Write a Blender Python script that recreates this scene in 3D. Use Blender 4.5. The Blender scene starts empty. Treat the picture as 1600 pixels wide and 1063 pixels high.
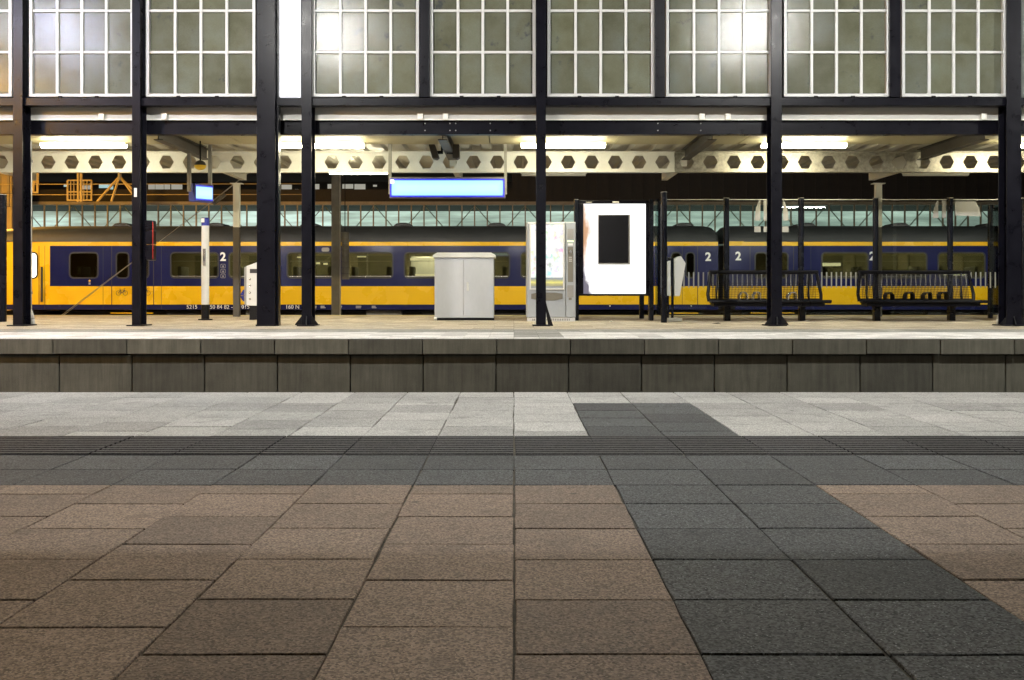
import bpy, bmesh, math, random
from mathutils import Vector, Matrix
random.seed(7)
sc = bpy.context.scene
col = sc.collection
R = math.radians

# ------------------------------------------------------------------ camera, world, exposure
F, EYE, CX, CY = 1684.0, 0.59, 803.0, 451.0      # focal length in photo pixels, eye height, vanishing point
cam_d = bpy.data.cameras.new('camera'); cam = bpy.data.objects.new('camera', cam_d); col.objects.link(cam)
cam.location = (0, 0, EYE); cam.rotation_euler = (R(90), 0, 0)
cam_d.sensor_width = 36; cam_d.lens = 36 * F / 1600
cam_d.shift_x = -(CX - 800) / 1600; cam_d.shift_y = -(531.5 - CY) / 1600
cam_d.clip_start = 0.05; cam_d.clip_end = 800
sc.camera = cam
world = bpy.data.worlds.new('World'); sc.world = world; world.use_nodes = True
nt = world.node_tree
sky = nt.nodes.new('ShaderNodeTexSky'); sky.sky_type = 'NISHITA'; sky.sun_disc = False
sky.sun_elevation = R(1); sky.sun_rotation = R(200)
nt.links.new(sky.outputs[0], nt.nodes['Background'].inputs[0]); nt.nodes['Background'].inputs[1].default_value = 0.0015
moon_d = bpy.data.lights.new('moon', 'SUN'); moon_d.energy = 0.006; moon_d.angle = R(0.5); moon_d.color = (.8, .88, 1)
moon = bpy.data.objects.new('moon', moon_d); col.objects.link(moon); moon.rotation_euler = (R(50), 0, R(20)); moon.location = (0, -5, 20)
sc.view_settings.view_transform = 'Standard'; sc.view_settings.look = 'None'
sc.view_settings.exposure = 0; sc.view_settings.gamma = 1
sc.cycles.use_denoising = True
sc.cycles.max_bounces = 8; sc.cycles.transparent_max_bounces = 16
sc.cycles.sample_clamp_indirect = 8
L_FLOOD, L_TUBE, L_SODIUM, L_HALL = 1150.0, 90.0, 8000.0, 1.2
L_TRAIN_FILL, L_NEAR = 560.0, 105.0

# ------------------------------------------------------------------ helpers
def X(px, D): return (px - CX) * D / F
def Z(py, D): return EYE - (py - CY) * D / F
WL = {}
class MB:
    def __init__(s): s.v = []; s.f = []
    def add(s, vs, fs):
        n = len(s.v); s.v += [tuple(q) for q in vs]; s.f += [tuple(i + n for i in q) for q in fs]; return s
    def box(s, x0, x1, y0, y1, z0, z1):
        return s.add([(x0,y0,z0),(x1,y0,z0),(x1,y1,z0),(x0,y1,z0),(x0,y0,z1),(x1,y0,z1),(x1,y1,z1),(x0,y1,z1)],
              [(0,3,2,1),(4,5,6,7),(0,1,5,4),(1,2,6,5),(2,3,7,6),(3,0,4,7)])
    def prism(s, poly, axis, a0, a1):
        # poly: 2D points; axis 'x' -> (y,z), 'y' -> (x,z), 'z' -> (x,y)
        def m(p, a): return (a,p[0],p[1]) if axis == 'x' else (p[0],a,p[1]) if axis == 'y' else (p[0],p[1],a)
        n = len(poly)
        return s.add([m(p,a0) for p in poly] + [m(p,a1) for p in poly],
              [tuple(range(n))[::-1], tuple(range(n, 2*n))] + [(i,(i+1)%n,n+(i+1)%n,n+i) for i in range(n)])
    def tube(s, p0, p1, r, n=8, r1=None):
        p0, p1 = Vector(p0), Vector(p1); d = (p1-p0).normalized(); r1 = r if r1 is None else r1
        u = d.orthogonal().normalized(); w = d.cross(u)
        a = [(math.cos(2*math.pi*i/n)*u + math.sin(2*math.pi*i/n)*w) for i in range(n)]
        return s.add([p0+q*r for q in a] + [p1+q*r1 for q in a],
              [tuple(range(n))[::-1], tuple(range(n,2*n))] + [(i,(i+1)%n,n+(i+1)%n,n+i) for i in range(n)])
    def path(s, pts, r, n=6):
        for a, b in zip(pts, pts[1:]): s.tube(a, b, r, n)
        return s
    def build(s, name, mat, parent=None, bevel=0, smooth=False):
        me = bpy.data.meshes.new(name)
        if parent is None:
            xs = [q[0] for q in s.v]; ys = [q[1] for q in s.v]; zs = [q[2] for q in s.v]
            o = Vector(((min(xs)+max(xs))/2, (min(ys)+max(ys))/2, min(zs)))
        else: o = WL[parent.name]
        me.from_pydata([Vector(q)-o for q in s.v], [], s.f); me.update()
        bm = bmesh.new(); bm.from_mesh(me); bmesh.ops.recalc_face_normals(bm, faces=bm.faces); bm.to_mesh(me); bm.free()
        me.materials.append(MT[mat] if isinstance(mat, str) else mat)
        ob = bpy.data.objects.new(name, me); col.objects.link(ob)
        if parent is None: ob.location = o
        else: ob.parent = parent
        WL[ob.name] = o
        if bevel:
            b = ob.modifiers.new('bevel', 'BEVEL'); b.width = bevel; b.segments = 2; b.limit_method = 'ANGLE'
        if smooth:
            for p in me.polygons: p.use_smooth = True
        return ob
def B(*a): return MB().box(*a)
def tag(o, label=None, cat=None, group=None, kind=None):
    if label: o['label'] = label
    if cat: o['category'] = cat
    if group: o['group'] = group
    if kind: o['kind'] = kind
    return o
def thing(name, label, cat, loc, group=None):
    o = bpy.data.objects.new(name, None); col.objects.link(o); o.location = loc; o.empty_display_size = .2
    WL[o.name] = Vector(loc); return tag(o, label, cat, group, 'thing')
def copy_tree(o, loc, label=None):
    c = o.copy(); col.objects.link(c); c.location = loc; WL[c.name] = Vector(loc)
    if label: c['label'] = label
    for ch in list(o.children):
        k = ch.copy(); col.objects.link(k); k.parent = c
        for g in list(ch.children):
            q = g.copy(); col.objects.link(q); q.parent = k
    return c
def text(s, size, loc, mat, parent, name='lettering', extr=.002, rot=(R(90),0,0), bold=0):
    cu = bpy.data.curves.new('t', 'FONT'); cu.body = s; cu.size = size; cu.extrude = extr; cu.align_x = 'CENTER'; cu.align_y = 'CENTER'; cu.offset = bold; cu.resolution_u = 4
    t = bpy.data.objects.new('t', cu); col.objects.link(t)
    bpy.context.view_layer.update()
    me = bpy.data.meshes.new_from_object(t.evaluated_get(bpy.context.evaluated_depsgraph_get()))
    bpy.data.objects.remove(t); me.name = name
    ob = bpy.data.objects.new(name, me); col.objects.link(ob); me.materials.clear(); me.materials.append(MT[mat])
    ob.rotation_euler = rot; ob.parent = parent; ob.location = Vector(loc) - WL[parent.name]; WL[ob.name] = Vector(loc)
    return ob

# ------------------------------------------------------------------ materials
MT = {}
def nodes(name):
    m = bpy.data.materials.new(name); m.use_nodes = True; MT[name] = m
    return m, m.node_tree, m.node_tree.nodes['Principled BSDF'], m.node_tree.links.new
def math_n(t, op, a, b=None, c=None):
    n = t.nodes.new('ShaderNodeMath'); n.operation = op
    for i, q in enumerate((a, b, c)):
        if q is None: continue
        if isinstance(q, (int, float)): n.inputs[i].default_value = q
        else: t.links.new(q, n.inputs[i])
    return n.outputs[0]
def scaled_pos(t, s=(1,1,1), rnd=False):
    g = t.nodes.new('ShaderNodeNewGeometry')
    v = t.nodes.new('ShaderNodeVectorMath'); v.operation = 'MULTIPLY'; t.links.new(g.outputs['Position'], v.inputs[0]); v.inputs[1].default_value = s
    out = v.outputs[0]
    if rnd:
        oi = t.nodes.new('ShaderNodeObjectInfo'); a = t.nodes.new('ShaderNodeVectorMath'); a.operation = 'ADD'
        sc_ = math_n(t, 'MULTIPLY', oi.outputs['Random'], 57.0)
        t.links.new(out, a.inputs[0]); t.links.new(sc_, a.inputs[1]); out = a.outputs[0]
    return out
def noise(t, vec, scale, detail=3, rough=.55):
    n = t.nodes.new('ShaderNodeTexNoise'); n.inputs['Scale'].default_value = scale; n.inputs['Detail'].default_value = detail; n.inputs['Roughness'].default_value = rough
    t.links.new(vec, n.inputs['Vector']); return n.outputs['Fac']
def ramp(t, fac, stops):
    n = t.nodes.new('ShaderNodeValToRGB'); e = n.color_ramp.elements
    while len(e) < len(stops): e.new(.5)
    for k, (p, c) in zip(e, stops):
        k.position = p; k.color = (*c, 1) if len(c) == 3 else c
    t.links.new(fac, n.inputs[0]); return n.outputs[0]
def mixc(t, fac, a, b, mode='MIX'):
    n = t.nodes.new('ShaderNodeMix'); n.data_type = 'RGBA'; n.blend_type = mode
    for i, q in ((0, fac), (6, a), (7, b)):
        if isinstance(q, (int, float)): n.inputs[i].default_value = q
        elif isinstance(q, tuple): n.inputs[i].default_value = (*q, 1)
        else: t.links.new(q, n.inputs[i])
    return n.outputs[2]
def M(name, c, rough=.5, metal=0, var=.18, vs=3.0, bump=.0, bs=80, stretch=(1,1,1), coat=0, spec=.5):
    m, t, p, L = nodes(name)
    v = scaled_pos(t, stretch)
    n1 = noise(t, v, vs, 5); n2 = noise(t, v, vs*9, 3)
    f = math_n(t, 'ADD', math_n(t, 'MULTIPLY', n1, .7), math_n(t, 'MULTIPLY', n2, .3))
    lo = tuple(q*(1-var) for q in c); hi = tuple(min(1, q*(1+var)) for q in c)
    L(ramp(t, f, [(.3, lo), (.7, hi)]), p.inputs['Base Color'])
    r = math_n(t, 'ADD', math_n(t, 'MULTIPLY', n1, .25), rough-.12); L(r, p.inputs['Roughness'])
    p.inputs['Metallic'].default_value = metal; p.inputs['Coat Weight'].default_value = coat; p.inputs['Coat Roughness'].default_value = .08
    p.inputs['Specular IOR Level'].default_value = spec
    if bump:
        b = t.nodes.new('ShaderNodeBump'); b.inputs['Strength'].default_value = bump; b.inputs['Distance'].default_value = .01
        L(noise(t, v, bs, 3), b.inputs['Height']); L(b.outputs[0], p.inputs['Normal'])
    return m
def EM(name, c, s):
    m, t, p, L = nodes(name); p.inputs['Base Color'].default_value = (.8,.8,.8,1)
    p.inputs['Emission Color'].default_value = (*c, 1); p.inputs['Emission Strength'].default_value = s; return m
def glass(name, tint, ior=1.45, rough=.0, base=.02):
    m, t, p, L = nodes(name); t.nodes.remove(p)
    tr = t.nodes.new('ShaderNodeBsdfTransparent'); tr.inputs[0].default_value = (*tint, 1)
    gl = t.nodes.new('ShaderNodeBsdfGlossy'); gl.inputs['Roughness'].default_value = rough; gl.inputs[0].default_value = (.9,.95,.95,1)
    fr = t.nodes.new('ShaderNodeFresnel'); fr.inputs[0].default_value = ior
    mx = t.nodes.new('ShaderNodeMixShader'); L(math_n(t,'ADD',fr.outputs[0],base), mx.inputs[0]); L(tr.outputs[0], mx.inputs[1]); L(gl.outputs[0], mx.inputs[2])
    L(mx.outputs[0], t.nodes['Material Output'].inputs[0]); return m
def tile_mat(name, c, spread=.5, spark=(.5,.5,.5), sand=0.0, gscale=1.0, rough=.75):
    m, t, p, L = nodes(name)
    v = scaled_pos(t)
    oi = t.nodes.new('ShaderNodeObjectInfo'); g = t.nodes.new('ShaderNodeNewGeometry')
    rnd = math_n(t, 'FRACT', math_n(t, 'ADD', oi.outputs['Random'], g.outputs['Random Per Island']))
    grain = noise(t, v, 230*gscale, 3, .7)
    lo = tuple(q*(1-spread) for q in c); hi = tuple(min(1,q*(1+spread)) for q in c)
    vo = t.nodes.new('ShaderNodeTexVoronoi'); vo.inputs['Scale'].default_value = 225*gscale; L(v, vo.inputs['Vector'])
    sep = t.nodes.new('ShaderNodeSeparateColor'); L(vo.outputs['Color'], sep.inputs[0])
    agg = math_n(t,'ADD', math_n(t,'MULTIPLY', sep.outputs[2], .62), math_n(t,'MULTIPLY', grain, .38))
    base = ramp(t, agg, [(.18, lo), (.5, c), (.84, hi)])
    s1 = math_n(t, 'MULTIPLY', math_n(t, 'GREATER_THAN', sep.outputs[0], .95), math_n(t,'LESS_THAN', vo.outputs['Distance'], .34))
    base = mixc(t, s1, base, spark)
    s2 = math_n(t, 'MULTIPLY', math_n(t, 'GREATER_THAN', sep.outputs[1], .86), math_n(t,'LESS_THAN', vo.outputs['Distance'], .42))
    base = mixc(t, math_n(t,'MULTIPLY',s2,.7), base, tuple(q*.35 for q in c))
    big = noise(t, v, 2.2, 4, .6); mid = noise(t, v, 14, 4, .6)
    k = math_n(t, 'ADD', math_n(t, 'MULTIPLY', rnd, .40), math_n(t, 'ADD', math_n(t,'MULTIPLY',big,.5), math_n(t,'MULTIPLY',mid,.42)))
    base = mixc(t, 1.0, base, ramp(t, math_n(t,'MULTIPLY',k,.74), [(.2,(.55,.55,.55)), (.75,(1.3,1.3,1.3))]), 'MULTIPLY')
    st = noise(t, v, 5.5, 5, .65)                                  # dark scuffs and gum stains
    base = mixc(t, ramp(t, st, [(.56,(0,0,0)),(.70,(.5,.5,.5))]), base, tuple(q*.45 for q in c))
    gm = t.nodes.new('ShaderNodeTexVoronoi'); gm.inputs['Scale'].default_value = 5.0; gm.inputs['Randomness'].default_value = 1; L(v, gm.inputs['Vector'])
    gs = t.nodes.new('ShaderNodeSeparateColor'); L(gm.outputs['Color'], gs.inputs[0])
    spot = math_n(t,'MULTIPLY', math_n(t,'LESS_THAN', math_n(t,'ADD',gm.outputs['Distance'], math_n(t,'MULTIPLY',mid,.05)), .082), math_n(t,'GREATER_THAN', gs.outputs[0], .62))
    base = mixc(t, math_n(t,'MULTIPLY',spot,.6), base, (.035,.033,.032))     # trodden gum
    L(base, p.inputs['Base Color']); p.inputs['Specular IOR Level'].default_value = .4
    L(math_n(t,'ADD', math_n(t,'MULTIPLY',mid,.3), rough-.15), p.inputs['Roughness'])
    b = t.nodes.new('ShaderNodeBump'); b.inputs['Strength'].default_value = .55; b.inputs['Distance'].default_value = .0025
    L(math_n(t,'ADD',grain, math_n(t,'MULTIPLY',vo.outputs['Distance'],.6)), b.inputs['Height']); L(b.outputs[0], p.inputs['Normal'])
    return m
tile_mat('tile_brown', (.242,.178,.136), .55, (.42,.35,.27))
tile_mat('tile_brown_lit', (.43,.375,.285), .4, (.6,.52,.4))  # paler copy of the brown tile, stronger far light put into the colour
M('coach_far', (.16,.15,.10), .6)
tile_mat('tile_dark_lit', (.27,.27,.25), .4, (.5,.5,.5))  # lightened copy of the dark tile, lit look of the far strip painted in
tile_mat('tile_dark', (.066,.069,.072), .85, (.30,.32,.33))
tile_mat('tile_white_lit', (.60,.59,.56), .25, (.75,.75,.72))  # brighter copy of the white tile, light on the far edge painted in
tile_mat('tile_white', (.385,.38,.362), .45, (.75,.73,.68))
tile_mat('tile_ribbed', (.056,.055,.060), .4, (.16,.16,.17), rough=.6)
M('joint_sand', (.075,.066,.050), .95, var=.75, vs=14, bump=.6, bs=160)
M('ballast', (.07,.065,.06), .95, var=.6, vs=18, bump=1, bs=25)
M('rail_steel', (.16,.12,.10), .4, 1)
# dirty platform concrete: vertical streaks
def concrete(name, c, streak=.5):
    m, t, p, L = nodes(name)
    v1 = scaled_pos(t, (9,9,.7), True); v2 = scaled_pos(t, (1,1,1), True)
    s = noise(t, v1, 2.2, 5, .65); b_ = noise(t, v2, 3.2, 5, .6); g = noise(t, v2, 110, 3)
    f = math_n(t,'ADD', math_n(t,'MULTIPLY',s,.5), math_n(t,'ADD', math_n(t,'MULTIPLY',b_,.35), math_n(t,'MULTIPLY',g,.15)))
    base = ramp(t, f, [(.32, tuple(q*(1-streak) for q in c)), (.5, c), (.72, tuple(q*(1+streak*1.3) for q in c))])
    oi = t.nodes.new('ShaderNodeObjectInfo')
    base = mixc(t, 1, base, ramp(t, oi.outputs['Random'], [(0,(.78,.78,.78)),(1,(1.18,1.17,1.14))]), 'MULTIPLY')
    L(base, p.inputs['Base Color']); p.inputs['Roughness'].default_value = .88; p.inputs['Specular IOR Level'].default_value = .25
    bm_ = t.nodes.new('ShaderNodeBump'); bm_.inputs['Strength'].default_value = .5; bm_.inputs['Distance'].default_value = .006
    L(math_n(t,'ADD',g,b_), bm_.inputs['Height']); L(bm_.outputs[0], p.inputs['Normal']); return m
concrete('wall_concrete', (.064,.063,.050), .42)
concrete('coping_concrete', (.078,.076,.060), .4)
concrete('kerb_yellow', (.52,.46,.22), .2)
concrete('plinth_concrete', (.34,.33,.28), .25)
M('steel_black', (.0045,.0045,.008), .30, var=.35, vs=6, bump=.06, bs=40, spec=.17)
M('steel_black_matt', (.005,.005,.006), .5, var=.3, vs=8, spec=.2)
M('steel_brown', (.055,.048,.042), .5, var=.25)
M('steel_grey', (.24,.235,.22), .5, var=.2, vs=5)
M('beam_shaded', (.42,.40,.34), .38, .75, var=.45, vs=16)  # grey metal stands in for the unlit stretch of the white beam
M('white_paint', (.78,.77,.70), .42, var=.06, vs=4)
M('beam_white', (.80,.79,.73), .45, var=.08)
M('white_frame', (.64,.65,.64), .35, var=.05, vs=6)
M('cream_panel', (.40,.36,.22), .6, var=.10, vs=2.5)
M('fascia_grey', (.46,.455,.42), .5, var=.12, vs=2, stretch=(.3,1,6))
M('ceiling_sheet', (.42,.41,.36), .45, var=.14, vs=3)
M('zinc_pipe', (.50,.49,.46), .45, .2, var=.15)
M('screen_post', (.005,.006,.010), .25, var=.2, spec=.22)
M('bench_steel', (.003,.003,.0045), .3, var=.2, spec=.12)
M('bright_steel', (.6,.6,.6), .22, .9, var=.1)
M('cabinet_paint', (.44,.455,.49), .42, var=.07, vs=3, stretch=(1,1,.4))
M('bin_paint', (.56,.56,.54), .4, var=.06)
M('machine_grey', (.31,.335,.36), .38, var=.06)
M('machine_dark', (.16,.15,.12), .4, var=.1)
M('train_yellow', (.72,.43,.008), .28, var=.025, vs=1.2, coat=.3)
M('train_blue', (.008,.011,.062), .22, var=.12, vs=1.5, coat=.5)
M('train_roof', (.022,.025,.026), .55, var=.25, vs=2)
M('train_under', (.018,.016,.014), .8, var=.5)
M('poster_black', (.006,.006,.008), .5, spec=.1)
M('rubber', (.012,.012,.012), .55)
M('coach_interior', (.34,.31,.22), .7, var=.12)
M('seat_cloth', (.10,.10,.085), .85, var=.3, vs=6)
M('print_white', (.72,.72,.70), .5, var=.04)
M('film_reflection_white', (.22,.22,.21), .5, var=.06)
M('print_black', (.02,.02,.02), .5)
M('print_blue', (.02,.03,.25), .4)
M('hall_steel', (.30,.26,.20), .6, var=.2)
M('hall_wall', (.022,.018,.015), .75, var=.3, vs=.6)
M('mast_grey', (.20,.19,.17), .6, var=.25, vs=5)
M('red_rubber', (.55,.03,.02), .5)
M('yellow_plastic', (.75,.50,.03), .4)
M('gantry_steel', (.34,.27,.15), .6, var=.15)
EM('flood_light', (1.0,.98,.93), L_FLOOD)
EM('cool_flood', (.72,.74,1.0), L_FLOOD*.8)
EM('train_fill_light', (1.0,.93,.80), L_TRAIN_FILL)
EM('near_tube', (1.0,.98,.92), L_NEAR)
EM('tube_light', (1.0,.92,.64), L_TUBE)
EM('tube_light_dim', (1.0,.90,.58), 0.9)
EM('sodium_light', (1.0,.50,.07), L_SODIUM)
EM('coach_light', (1.0,.92,.66), 48.0)
EM('soft_glow', (1.0,.93,.72), 2.2)
EM('window_glow', (.95,.92,.78), .75)
EM('cab_light', (1.0,.97,.88), 2.2)
EM('shop_light', (1.0,.99,.95), 1.6)
EM('green_led', (.45,.95,.02), .9)
EM('panel_light', (.94,.95,1.0), 1.25)
EM('office_light', (.95,.93,.78), .30)
EM('office_light_teal', (.6,.95,.95), .6)
glass('clear_glass', (.93,.96,.95), 1.35, 0, .0)
glass('train_glass', (.52,.52,.42), 1.5, .02, .02)
glass('hall_glass', (.85,.94,.92), 1.05, .3, 0)
# rough cast window glass of the glazed wall
def pane_glass():
    m, t, p, L = nodes('cast_glass')
    v = scaled_pos(t, (1,1,1), True); vw = scaled_pos(t)
    a = noise(t, v, 1.6, 4, .6); b_ = noise(t, v, 3.0, 5, .7); h = noise(t, scaled_pos(t,(40,40,170),True), 1.0, 3); w = noise(t, scaled_pos(t,(240,240,50),True), 1.0, 2)
    base = ramp(t, a, [(.28,(.092,.094,.060)), (.5,(.132,.138,.100)), (.75,(.158,.174,.148))])
    oi = t.nodes.new('ShaderNodeObjectInfo')
    base = mixc(t, 1, base, ramp(t, oi.outputs['Random'], [(0,(.86,.86,.87)),(.5,(1,1,.98)),(1,(1.1,1.1,1.02))]), 'MULTIPLY')
    base = mixc(t, .5, base, ramp(t, h, [(.3,(.8,.8,.8)),(.7,(1.2,1.2,1.2))]), 'MULTIPLY')
    sm = ramp(t, b_, [(.61,(0,0,0)),(.70,(.7,.7,.7))])
    base = mixc(t, sm, base, (.045,.05,.065))
    L(base, p.inputs['Base Color'])
    L(math_n(t,'ADD', math_n(t,'MULTIPLY',a,.08), .11), p.inputs['Roughness']); p.inputs['Specular IOR Level'].default_value = .20
    bp = t.nodes.new('ShaderNodeBump'); bp.inputs['Strength'].default_value = .2; bp.inputs['Distance'].default_value = .004
    fine = noise(t, vw, 120, 2)
    L(math_n(t,'ADD', fine, math_n(t,'MULTIPLY', math_n(t,'ADD',h,w), .25)), bp.inputs['Height']); L(bp.outputs[0], p.inputs['Normal'])
pane_glass()
def poster_mat():                        # printed light-box poster: white, with a soft brown and grey figure down one edge
    m, t, p, L = nodes('poster_print')
    tc = t.nodes.new('ShaderNodeTexCoord'); sp = t.nodes.new('ShaderNodeSeparateXYZ'); L(tc.outputs['Generated'], sp.inputs[0])
    v = t.nodes.new('ShaderNodeVectorMath'); v.operation='MULTIPLY'; L(tc.outputs['Generated'], v.inputs[0]); v.inputs[1].default_value=(6,1,3)
    n = noise(t, v.outputs[0], 1.4, 4, .6)
    d = math_n(t,'ADD', sp.outputs[0], math_n(t,'MULTIPLY', math_n(t,'SUBTRACT', n, .5), .22))
    hgt = sp.outputs[2]
    bump_up = math_n(t,'SUBTRACT', .115, math_n(t,'MULTIPLY', math_n(t,'ABSOLUTE', math_n(t,'SUBTRACT', hgt, .68)), .38))
    bump_lo = math_n(t,'SUBTRACT', .13, math_n(t,'MULTIPLY', hgt, .42))
    up = ramp(t, math_n(t,'SUBTRACT', math_n(t,'ADD', d, 0.5), bump_up), [(.46,(1,1,1)),(.56,(0,0,0))])
    lo = ramp(t, math_n(t,'SUBTRACT', math_n(t,'ADD', d, 0.5), bump_lo), [(.47,(1,1,1)),(.53,(0,0,0))])
    c = mixc(t, up, (1.0,1.0,1.0), (.42,.22,.11)); c = mixc(t, lo, c, (.10,.09,.13))
    p.inputs['Base Color'].default_value = (.04,.04,.04,1); L(c, p.inputs['Emission Color']); p.inputs['Emission Strength'].default_value = 1.5
poster_mat()
def shop_mat():                          # lit shop window of the vending machine: washed-out rows of small packs
    m, t, p, L = nodes('shop_window')
    tc = t.nodes.new('ShaderNodeTexCoord'); v = t.nodes.new('ShaderNodeVectorMath'); v.operation='MULTIPLY'; L(tc.outputs['Generated'], v.inputs[0]); v.inputs[1].default_value=(7,1,9)
    vo = t.nodes.new('ShaderNodeTexVoronoi'); vo.inputs['Scale'].default_value = 1; L(v.outputs[0], vo.inputs['Vector'])
    n = noise(t, v.outputs[0], .8, 2)
    k = ramp(t, n, [(.48,(0,0,0)),(.64,(.5,.5,.5))])
    c = mixc(t, k, (1,1,.97), vo.outputs['Color']); 
    p.inputs['Base Color'].default_value=(.03,.03,.03,1); L(c, p.inputs['Emission Color']); p.inputs['Emission Strength'].default_value = 1.0
shop_mat()
def banner_mat():
    m, t, p, L = nodes('banner_print')
    tc = t.nodes.new('ShaderNodeTexCoord'); sp = t.nodes.new('ShaderNodeSeparateXYZ'); L(tc.outputs['Generated'], sp.inputs[0])
    n = noise(t, tc.outputs['Generated'], 5, 3)
    c = ramp(t, math_n(t,'ADD', sp.outputs[2], math_n(t,'MULTIPLY',math_n(t,'SUBTRACT',n,.5),.5)), [(.15,(.25,.22,.02)),(.45,(.75,.70,.02)),(.7,(.30,.30,.04)),(.85,(.10,.18,.24))])
    p.inputs['Base Color'].default_value=(.2,.2,.2,1); L(c, p.inputs['Emission Color']); p.inputs['Emission Strength'].default_value=.8
banner_mat()
def sign_mat():                          # back-lit departure sign, cyan field with a deep blue rim
    m, t, p, L = nodes('sign_light')
    tc = t.nodes.new('ShaderNodeTexCoord'); sp = t.nodes.new('ShaderNodeSeparateXYZ'); L(tc.outputs['Generated'], sp.inputs[0])
    ex = math_n(t,'MULTIPLY', math_n(t,'SUBTRACT', .5, math_n(t,'ABSOLUTE', math_n(t,'SUBTRACT', sp.outputs[0], .5))), 5.9)
    ez = math_n(t,'SUBTRACT', .5, math_n(t,'ABSOLUTE', math_n(t,'SUBTRACT', sp.outputs[2], .5)))
    e = math_n(t,'SMOOTH_MIN', ex, ez, .12)
    c = ramp(t, e, [(.0,(.004,.006,.55)),(.055,(.004,.012,.80)),(.13,(.42,.88,1.0)),(.4,(.53,.97,1.0))])
    p.inputs['Base Color'].default_value=(.05,.05,.2,1); L(c, p.inputs['Emission Color']); p.inputs['Emission Strength'].default_value=1.25
sign_mat()
def hall_light_mat(name, stops, k):                    # lit interior of the distant hall
    m, t, p, L = nodes(name)
    v = scaled_pos(t,(.10,1,.9)); n = noise(t, v, 1, 4, .6); n2 = noise(t, scaled_pos(t,(.5,1,5)), 1, 3)
    c = ramp(t, math_n(t,'ADD',math_n(t,'MULTIPLY',n,.75),math_n(t,'MULTIPLY',n2,.25)), stops)
    p.inputs['Base Color'].default_value=(.2,.2,.2,1); L(c, p.inputs['Emission Color']); p.inputs['Emission Strength'].default_value=L_HALL*k
hall_light_mat('hall_interior', [(.34,(.15,.16,.14)),(.47,(.31,.34,.29)),(.58,(.56,.60,.52)),(.72,(.95,1,.93))], 1)
hall_light_mat('hall_interior_white', [(.34,(.22,.21,.16)),(.47,(.42,.43,.37)),(.56,(.70,.74,.68)),(.68,(1,1,.92))], 1.1)

# ------------------------------------------------------------------ the near platform
D_EDGE, D_OPP, D_BACK = 6.13, 12.58, 23.4
plat = B(-16, 16, -5, D_EDGE-.02, -.95, -.006).build('platform', 'joint_sand'); tag(plat, kind='structure')
PW = .302
tile_cache = {}
def tile_mesh(w, d, h, var, mat, ribs=0):
    key = (round(w,3), round(d,3), var, mat, ribs)
    if key in tile_cache: return tile_cache[key]
    rs = random.Random(hash(key) & 0xffff); bm_ = bmesh.new(); j = lambda s=.0014: rs.uniform(-s, s)
    w2, d2, c = w/2, d/2, .0016
    if not ribs:
        lo = []; mid = []; top = []
        # outline with two extra points per side so the arrises are not ruler-straight
        pts = []
        for (ax, ay), (bx, by) in zip([(-w2,-d2),(w2,-d2),(w2,d2),(-w2,d2)], [(w2,-d2),(w2,d2),(-w2,d2),(-w2,-d2)]):
            for k in (0, .33, .66): pts.append((ax+(bx-ax)*k+j(), ay+(by-ay)*k+j()))
        for x, y in pts:
            s = 1 - c/min(w2, d2)
            lo.append(bm_.verts.new((x, y, -h))); mid.append(bm_.verts.new((x, y, -c*rs.uniform(.6,1.6)))); top.append(bm_.verts.new((x - math.copysign(c*rs.uniform(.6,1.8),x) if abs(abs(x)-w2)<.01 else x, y - math.copysign(c*rs.uniform(.6,1.8),y) if abs(abs(y)-d2)<.01 else y, 0)))
        n = len(pts)
        for i in range(n):
            k = (i+1) % n
            bm_.faces.new((lo[i], lo[k], mid[k], mid[i])); bm_.faces.new((mid[i], mid[k], top[k], top[i]))
        bm_.faces.new(top)
    else:
        prof = []; n = ribs; pitch = d/n
        for i in range(n):
            y0 = -d2 + i*pitch
            prof += [(y0+.001,-.005),(y0+pitch*.40,-.005),(y0+pitch*.54,.0035),(y0+pitch*.90,.0035)]
        prof = [(-d2,-h)] + [(-d2,-.005)] + prof + [(d2,-.0035),(d2,-h)]
        a = [bm_.verts.new((-w2,y,z)) for y,z in prof]; b = [bm_.verts.new((w2,y,z)) for y,z in prof]
        for i in range(len(prof)-1): bm_.faces.new((a[i], b[i], b[i+1], a[i+1]))
    me = bpy.data.meshes.new('paving_tile'); bmesh.ops.recalc_face_normals(bm_, faces=bm_.faces); bm_.to_mesh(me); bm_.free()
    me.materials.append(MT[mat]); tile_cache[key] = me; return me
rest = {}
def lay(x0, x1, d0, d1, mat, gap=.0042, ribs=0):
    if d1 - d0 < .03: return
    name = 'ribbed_tile' if ribs else 'paving_tile'
    vis = d1 > 1.5 and min(abs(X_ - CX) for X_ in [CX + x0*F/max(d1,.3), CX + x1*F/max(d1,.3)]) < 870
    z = random.gauss(0, .0003)
    if vis:
        ob = bpy.data.objects.new(name, tile_mesh(x1-x0-gap, d1-d0-gap*random.uniform(1.1,2.0), .04, random.randint(0,3), mat, ribs)); col.objects.link(ob)
        ob.parent = plat; ob.location = Vector(((x0+x1)/2+random.gauss(0,.0012), (d0+d1)/2+random.gauss(0,.0012), z)) - WL[plat.name]
        ob.rotation_euler = (random.gauss(0,.0012), random.gauss(0,.0016), random.gauss(0,.0035))
    else:
        rest.setdefault(mat, MB()).box(x0+gap/2, x1-gap/2, d0+gap/2, d1-gap/2, -.04, z)
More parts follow.
